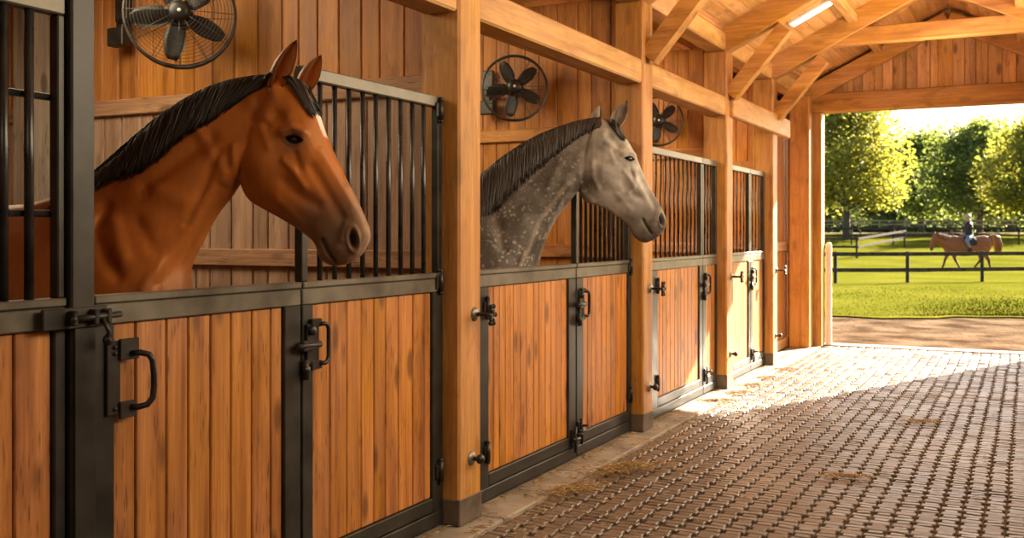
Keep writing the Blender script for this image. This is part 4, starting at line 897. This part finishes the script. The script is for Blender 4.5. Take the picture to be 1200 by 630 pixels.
for i in range(14000):
    d = rs.uniform(147, 153); l = lat(rs.uniform(900, 1290), 150); top = 3.6+1.6*noise.noise((l*.12, 0, 2))+.7*noise.noise((l*.5, 0, 4)); p = F(l, d, ground_z(d)+top*rs.random())
    u = Vector((rs.gauss(0, 1), rs.gauss(0, 1), rs.gauss(0, .6))).normalized(); q = u.cross(Vector((rs.gauss(0, 1), rs.gauss(0, 1), rs.gauss(0, 1)))).normalized(); s_ = .38*rs.uniform(.6, 1.3)
    b0 = len(vs); vs += [p-u*s_, p+q*s_*.6, p+u*s_, p-q*s_*.6]; fs += [[b0, b0+1, b0+2, b0+3]]; tn += [min(1, max(0, rs.gauss(.45, .25)))]*4
lf.add(vs, fs, .5); lf.t = tn; lf.build('foliage', M['leaf_mid'], hd)
st_ = MB()
for i in range(60):
    p = F(lat(904+i*6.5, 150), 150, ground_z(150)); st_.tube([p-Vector((0, 0, .1)), p+Vector((.1, 0, 1.6)), p+Vector((.3, .2, 3))], [.12, .09, .04], 6)
st_.build('stems', M['bark'], hd)
# ------------------------------------------------------------------ ridden horse far out in the paddock
DR = 42.0; kr = DR/1200.; GZ = ground_z(DR)
fx = lambda px: (px-1134)*kr
fz = lambda py: max(HC-(py-273)*kr, -9)
mb = MB()
def pst(rows): return [(fx(a), fz(b), fx(c), fz(d_), w) for a, b, c, d_, w in rows]
loft(mb, pst([(1104, 280, 1106, 290, .12), (1110, 277, 1109, 297, .21), (1118, 276, 1118, 299, .26), (1128, 277.5, 1128, 300, .28), (1140, 277.5, 1140, 299.5, .29), (1150, 276, 1150, 298, .28), (1157, 276.5, 1157, 296, .25), (1161, 280, 1161, 290, .14)]), [BODYP]*8)
loft(mb, pst([(1113, 277, 1111, 296, .17), (1107, 275.5, 1104, 290, .13), (1101, 273.5, 1099, 285, .10), (1096, 273, 1096.5, 281.5, .08), (1093, 273.5, 1096, 280, .06)]), [NECKP]*5)
loft(mb, pst([(1097, 273.3, 1100, 280.5, .09), (1093.5, 276, 1098, 284, .11), (1091.5, 281, 1095.5, 288, .09), (1090, 287, 1093.2, 292.5, .065), (1089.3, 291, 1091.8, 294.3, .055)]), [HEADP['eye'], HEADP['eye'], HEADP['nose'], HEADP['muz'], HEADP['muz']])
lz = lambda py: (lambda z: z)(GZ+(319-py)*kr)
def lg(pts, y, rad): mb.tube([(fx(a), y, lz(b)) for a, b in pts], rad, 10)
lg([(1110, 294), (1109.5, 299), (1106, 306), (1104, 313), (1102.2, 317), (1100.6, 319)], -.13, [.12, .10, .055, .04, .045, .06])
lg([(1116, 294), (1119, 300), (1121, 307), (1124, 312), (1126, 315), (1125.5, 317.5)], .13, [.12, .10, .055, .04, .045, .055])
lg([(1151, 292), (1147, 300), (1147.5, 307), (1142, 313), (1139.5, 317), (1137.5, 319)], -.14, [.19, .14, .062, .042, .046, .06])
lg([(1155, 292), (1156, 300), (1160.5, 307), (1161.5, 313), (1163, 317), (1161.5, 319)], .14, [.19, .14, .062, .042, .046, .06])
for s_ in (-1, 1): mb.tube([(fx(1096.5), s_*.07, fz(274)), (fx(1097), s_*.09, fz(270.3))], [.035, .006], 8)
me = remesh(mb, .022, 3); co = get_co(me); P = np.stack([co[:, 0]/kr+1134, 273-(co[:, 2]-HC)/kr], 1)
col = np.tile(np.array((.25, .085, .035)), (len(co), 1)); col = mixw(col, (.03, .02, .016), smooth01((P[:, 1]-300)/6.)*.95); col = mixw(col, (.10, .06, .045), smooth01((P[:, 1]-288)/5.)*(P[:, 0] < 1097))
ca = me.attributes.new('coat', 'FLOAT_COLOR', 'POINT'); ca.data.foreach_set('color', np.hstack([np.clip(col, 0, 1), np.ones((len(co), 1))]).ravel()); me.materials.append(M['coat_far'])
me.polygons.foreach_set('use_smooth', [True]*len(me.polygons)); fh = bpy.data.objects.new('horse', me); COL.objects.link(fh)
fh.location = F(lat(1134, DR), DR); fh.rotation_euler.z = TH; tag(fh, 'chestnut horse walking left in the paddock with a rider', 'horse')
m = MB()
for i in range(34):
    a = rng.normal(0, .03, 3); u = random.uniform(.8, 1.05)
    m.tube([(fx(1158)+a[0], a[1], fz(278.5)), (fx(1162.5)+a[0], a[1]*1.2, fz(275.2)), (fx(1167)+a[0]*1.5, a[1]*1.5, fz(277.5+a[2]*10)), (fx(1169.5)+a[0]*2, a[1]*1.5, fz(286)), (fx(1169)+a[0]*2, a[1], fz(286+12*u))], [.02, .03, .032, .026, .006], 5, tint=random.random())
M['hair_red'] = hair_mat('red_brown_hair', (.16, .06, .03), (.33, .13, .06)); tl = m.build('tail', M['hair_red']); tl.parent = fh
m = MB()
for i in range(50):
    u = random.random(); x = 1112-14*u; z = 276.2-3.2*u; m.tube([(fx(x), 0, fz(z)), (fx(x)+.02, -.05, fz(z-.4)), (fx(x)+.05, -.13+.03*u, fz(z+3)), (fx(x)+.08, -.15+.04*u, fz(z+6))], [.012, .02, .018, .004], 5, tint=random.random())
mn = m.build('mane', M['hair_red']); mn.parent = fh
M['cloth'] = noisy('dark_cloth', (.03, .03, .04), (.05, .05, .065), 12, .9, 0, 0, spec=.05)
sd = MB()
P_ = []
for i in range(11):
    a = math.pi*(i/10-.5)*1.25; P_.append((.305*math.sin(a), .0+.22*math.cos(a)))
vs = []; fs = []
for (x, s_) in ((fx(1128.5), 1), (fx(1133), 1.01), (fx(1138), 1.01), (fx(1141), 1)):
    for (y, z) in P_: vs.append((x, y*s_, fz(284.2)+z*s_*1.08))
for i in range(3):
    for j in range(10): fs.append([i*11+j, i*11+j+1, i*11+12+j, i*11+11+j])
sd.add(vs, fs, .5, 0, True); so = sd.build('saddle_cloth', M['cloth']); so.modifiers.new('t', 'SOLIDIFY').thickness = .015; so.parent = fh
# rider
rm = MB(); rz = lambda py: fz(py)
HX = 1135.2
def tub(pts, rad, n=10): rm.tube(pts, rad, n)
hip = (fx(1135.5), 0, fz(276.0))
tub([hip, (fx(1135.2), 0, fz(271.5)), (fx(1134.6), 0, fz(266)), (fx(1134.6), 0, fz(262)), (fx(1134.6), 0, fz(259.6)), (fx(1134.4), 0, fz(257.8))], [.18, .155, .17, .16, .07, .055], 14)
rm.lathe([(0, -.13), (.06, -.11), (.085, -.03), (.09, .04), (.07, .1), (0, .13)], (fx(1134.3), 0, fz(255.2)), (-.1, 0, 1), 16)
rm.tube([(fx(1134.3)-.07, 0, fz(255.4)), (fx(1134.3)-.115, 0, fz(256.0))], [.025, .012], 6)
rm.tube([(fx(1134.3)-.03, 0, fz(257.2)), (fx(1134.3)-.075, 0, fz(257.4))], [.05, .03], 8)
for s_ in (-1, 1):
    rm.tube([(fx(1134.3), s_*.088, fz(255.2)), (fx(1134.3), s_*.10, fz(255.6))], [.03, .02], 6)
    tub([(fx(1135.3), s_*.08, fz(276.5)), (fx(1131.5), s_*.26, fz(279.5)), (fx(1128.8), s_*.33, fz(282.5)), (fx(1131), s_*.34, fz(287.5)), (fx(1133.8), s_*.335, fz(292.6)), (fx(1133.2), s_*.335, fz(294.2))], [.13, .105, .075, .066, .046, .05], 12)
    tub([(fx(1134.2), s_*.335, fz(294.0)), (fx(1132), s_*.34, fz(294.6)), (fx(1129.5), s_*.345, fz(294.4))], [.045, .045, .03], 10)
    tub([(fx(1134.8), s_*.17, fz(262.3)), (fx(1135.6), s_*.23, fz(267)), (fx(1135.2), s_*.225, fz(270.5)), (fx(1131), s_*.13, fz(273.3)), (fx(1128.6), s_*.07, fz(274))], [.065, .055, .05, .04, .03], 10)
    hx, hy, hz_ = fx(1127.8), s_*.065, fz(274.1); tub([(fx(1128.8), s_*.07, fz(274)), (hx, hy, hz_)], [.032, .034], 8)
    for q in range(4): tub([(hx-.01, hy-.03+.02*q, hz_+.015), (hx-.055+.006*abs(q-1.5), hy-.03+.02*q, hz_+.005), (hx-.06, hy-.028+.019*q, hz_-.035), (hx-.03, hy-.028+.019*q, hz_-.05)], [.011, .011, .010, .008], 6)
    tub([(hx, hy-s_*.03, hz_+.01), (hx-.035, hy-s_*.045, hz_+.03), (hx-.06, hy-s_*.035, hz_+.025)], [.012, .012, .009], 6)
me = remesh(rm, .0095, 3); co = get_co(me); P = np.stack([co[:, 0]/kr+1134, 273-(co[:, 2]-HC)/kr], 1)
col = np.tile(np.array((.022, .028, .042)), (len(co), 1)); skin = (.45, .26, .18)
col = mixw(col, (.17, .20, .27), (P[:, 1] > 275.2)*1.0); col = mixw(col, (.17, .20, .27), ((P[:, 1] > 274.6)&(np.abs(co[:, 1]) < .2)&(P[:, 0] > 1131))*1.0)
col = mixw(col, (.03, .02, .016), (P[:, 1] > 290)*1.0); col = mixw(col, skin, (P[:, 1] < 259.3)*1.0); col = mixw(col, skin, ((P[:, 0] < 1129.4)&(P[:, 1] < 276.2))*1.0)
ca = me.attributes.new('coat', 'FLOAT_COLOR', 'POINT'); ca.data.foreach_set('color', np.hstack([np.clip(col, 0, 1), np.ones((len(co), 1))]).ravel()); me.materials.append(M['coat_far'])
me.polygons.foreach_set('use_smooth', [True]*len(me.polygons)); pr = bpy.data.objects.new('person', me); COL.objects.link(pr); pr.location = fh.location; pr.rotation_euler.z = TH
tag(pr, 'rider in dark jacket, blue jeans and helmet sitting on the chestnut horse', 'person')
m = MB(); m.lathe([(.118, -.015), (.122, .02), (.115, .07), (.085, .115), (.04, .138), (0, .142)], (fx(1134.4), 0, fz(255.2)+.02), (-.05, 0, 1), 20); m.box(fx(1134.4)-.18, fx(1134.4)-.09, -.07, .07, fz(255.2)+.005, fz(255.2)+.018, .005)
M['helmet'] = noisy('helmet_shell', (.30, .24, .19), (.4, .33, .27), 20, .5, 0, 0); ho = m.build('helmet', M['helmet']); ho.parent = pr
m = MB()
for i in range(24): a = random.uniform(-.05, .05); m.tube([(fx(1136.2), a, fz(256.5)), (fx(1137.2), a, fz(259)), (fx(1137.0)+a*.3, a*.8, fz(263.5))], [.012, .018, .004], 5, tint=random.random())
ho = m.build('hair', M['hair_red']); ho.parent = pr
# ------------------------------------------------------------------ straw
def straw_mat():
    m, nt, b, out = new_mat('straw'); at = nd(nt, 'ShaderNodeAttribute', attribute_name='tint')
    nt.links.new(ramp(nt, at.outputs['Fac'], [(0, (.22, .13, .045)), (.6, (.46, .31, .12)), (1, (.62, .46, .22))]).outputs[0], b.inputs['Base Color']); b.inputs['Roughness'].default_value = .55; return m
M['straw'] = straw_mat()
def stalk(mb, x, y, z, L, tilt=.0):
    a = random.uniform(0, 6.28); dx, dy = math.cos(a)*L/2, math.sin(a)*L/2; b_ = random.uniform(-.15, .15)*L
    mb.tube([(x-dx, y-dy, z), (x-dy*b_/max(L, .01), y+dx*b_/max(L, .01), z+.004+tilt*random.random()), (x+dx, y+dy, z+tilt*random.random())], [.0013, .0016, .001], 4, tint=random.random())
s = MB()
for i in range(2600):
    y = random.uniform(3.6, 13); q = random.random()
    x = (-2.645+abs(random.gauss(0, .025))) if q < .3 else (-2.45+random.gauss(0, .06) if q < .55 else -2.4+abs(random.gauss(0, .35)))
    stalk(s, max(-2.64, x), y, .016 if x < -2.445 else .009, random.uniform(.02, .08))
for i in range(420): stalk(s, random.uniform(-2.4, .6), random.uniform(4.5, 12), .010, random.uniform(.02, .07))
so = s.build('straw', M['straw']); so['kind'] = 'stuff'; tag(so, 'loose straw bits scattered along the stall fronts and floor', 'straw')
def clump(label, x, y, rx, ry, n, h, rz=.6):
    s = MB(); ca, sa = math.cos(rz), math.sin(rz)
    for i in range(n):
        a, b_ = random.gauss(0, rx/2), random.gauss(0, ry/2); f = math.exp(-(a/rx)**2*2-(b_/ry)**2*2); stalk(s, x+a*ca-b_*sa, y+a*sa+b_*ca, .012+h*f*random.random(), random.uniform(.03, .09), .015)
    o = s.build('hay_wisp', M['straw'], origin=(x, y, .012)); o.location.z = .012; tag(o, label, 'hay', 'wisps of hay on the floor')
clump('largest wisp of hay beside the kerb below the grey horse', -2.27, 6.05, .28, .10, 420, .05, 1.0)
clump('flat wisp of hay nearest the camera, on the kerb edge', -2.36, 5.45, .22, .09, 260, .025, 1.2)
clump('wisp of hay out on the shaded pavers at the right', -1.0, 6.5, .16, .05, 120, .012, .3)
clump('small wisp of hay higher up on the shaded pavers', -.75, 8.65, .16, .05, 110, .012, .3)
for (px_, py_, l) in ((843, 471, 'wisp of hay in the sun patch, nearest the shadow edge'), (870, 462, 'largest wisp of hay in the sun patch by the doors'), (886, 453, 'middle wisp of hay in the sun patch'), (905, 444, 'wisp of hay in the sun patch before the last post'), (925, 434, 'farthest wisp of hay in the sun patch')):
    dd_ = HC*1200/(py_-273); ll = lat(px_, dd_); p = F(ll, dd_); clump(l, p.x, p.y, .17, .05, 170, .02, .55)
# ------------------------------------------------------------------ light, sky, camera
w = bpy.data.worlds.new('sky'); SC.world = w; w.use_nodes = True; nt = w.node_tree; nt.nodes.clear()
sk = nt.nodes.new('ShaderNodeTexSky'); sk.sky_type = 'NISHITA'; sk.sun_disc = False; sk.sun_elevation = math.radians(26); sk.sun_rotation = math.radians(23); sk.air_density = 1.0; sk.dust_density = 3.0; sk.ozone_density = 1.0
bg = nt.nodes.new('ShaderNodeBackground'); bg.inputs['Strength'].default_value = 0.33; wo = nt.nodes.new('ShaderNodeOutputWorld')
nt.links.new(sk.outputs[0], bg.inputs[0]); nt.links.new(bg.outputs[0], wo.inputs[0])
def light(name, typ, loc, energy, col, **k):
    l = bpy.data.lights.new(name, typ); l.energy = energy; l.color = col; o = bpy.data.objects.new(name, l); COL.objects.link(o); o.location = loc
    for a, v in k.items():
        if a == 'dirv': o.rotation_euler = Vector(v).to_track_quat('-Z', 'Y').to_euler()
        else: setattr(l, a, v)
    return o
light('sun', 'SUN', (4, 24, 14), 47, (1.0, .86, .66), dirv=(-.425, -1.0, -.535), angle=math.radians(.6))
stl = thing('glare_strip', 'short glowing strip added for the glare on the roof boards between third and fourth trusses', 'glow strip', (-2.0, 10.7, 3.7))
# added fill lights without fittings: right wall, rear, ridge and stalls
WARM = (1.0, .83, .57)
for (y, e) in ((4.0, 112), (7.2, 118), (10.4, 100)):
    light('aisle_fill', 'AREA', (.8, y, 2.9), e, WARM, dirv=(-1, -.12, -.08), shape='RECTANGLE', size=2.4, size_y=1.2)
light('rear_fill', 'AREA', (-.6, -2.5, 3.2), 30, WARM, dirv=(-.2, 1, -.3), shape='RECTANGLE', size=2.5, size_y=1.0)
light('ridge_fill', 'AREA', (-.9, 8.5, 2.9), 120, (1, .8, .5), dirv=(0, 0.0, 1), shape='RECTANGLE', size=.5, size_y=7)
for (x, y, e) in ((-4.4, 3.4, 34), (-4.4, 5.9, 34), (-4.4, 8.5, 70), (-4.4, 10.8, 80)):
    light('stall_fill', 'AREA', (x, y, 3.0), e, (1, .80, .52), dirv=(.12, .25, -1), shape='DISK', size=1.1)
# added glowing strip that stands in for glare on the sloping roof boards
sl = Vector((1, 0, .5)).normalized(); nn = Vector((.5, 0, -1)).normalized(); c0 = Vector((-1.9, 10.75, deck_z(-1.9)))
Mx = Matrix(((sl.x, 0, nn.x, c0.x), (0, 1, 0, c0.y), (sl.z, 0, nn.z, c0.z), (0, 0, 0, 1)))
m = MB(); m.box(-.36, .36, -.06, .06, .0, .03, .004, M=Mx); m.build('glare_backing', M['white'], stl)
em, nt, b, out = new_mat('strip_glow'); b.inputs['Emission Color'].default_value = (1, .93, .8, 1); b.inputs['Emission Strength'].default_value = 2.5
m = MB(); m.box(-.34, .34, -.05, .05, .031, .05, .008, M=Mx); m.build('glare_face', em, stl)
cam = bpy.data.cameras.new('camera'); co_ = bpy.data.objects.new('camera', cam); COL.objects.link(co_); SC.camera = co_
co_.location = (0, 0, HC); co_.rotation_euler = (math.pi/2, 0, TH); cam.sensor_width = 36; cam.lens = 36; cam.shift_y = -42/1200; cam.clip_end = 500; cam.clip_start = .05
cam.dof.use_dof = True; cam.dof.focus_distance = 4.6; cam.dof.aperture_fstop = 4.5
vs_ = SC.view_settings; vs_.view_transform = 'Standard'; vs_.look = 'None'; vs_.gamma = 1; vs_.exposure = 0; vs_.use_curve_mapping = False
SC.cycles.max_bounces = 8; SC.cycles.use_denoising = True
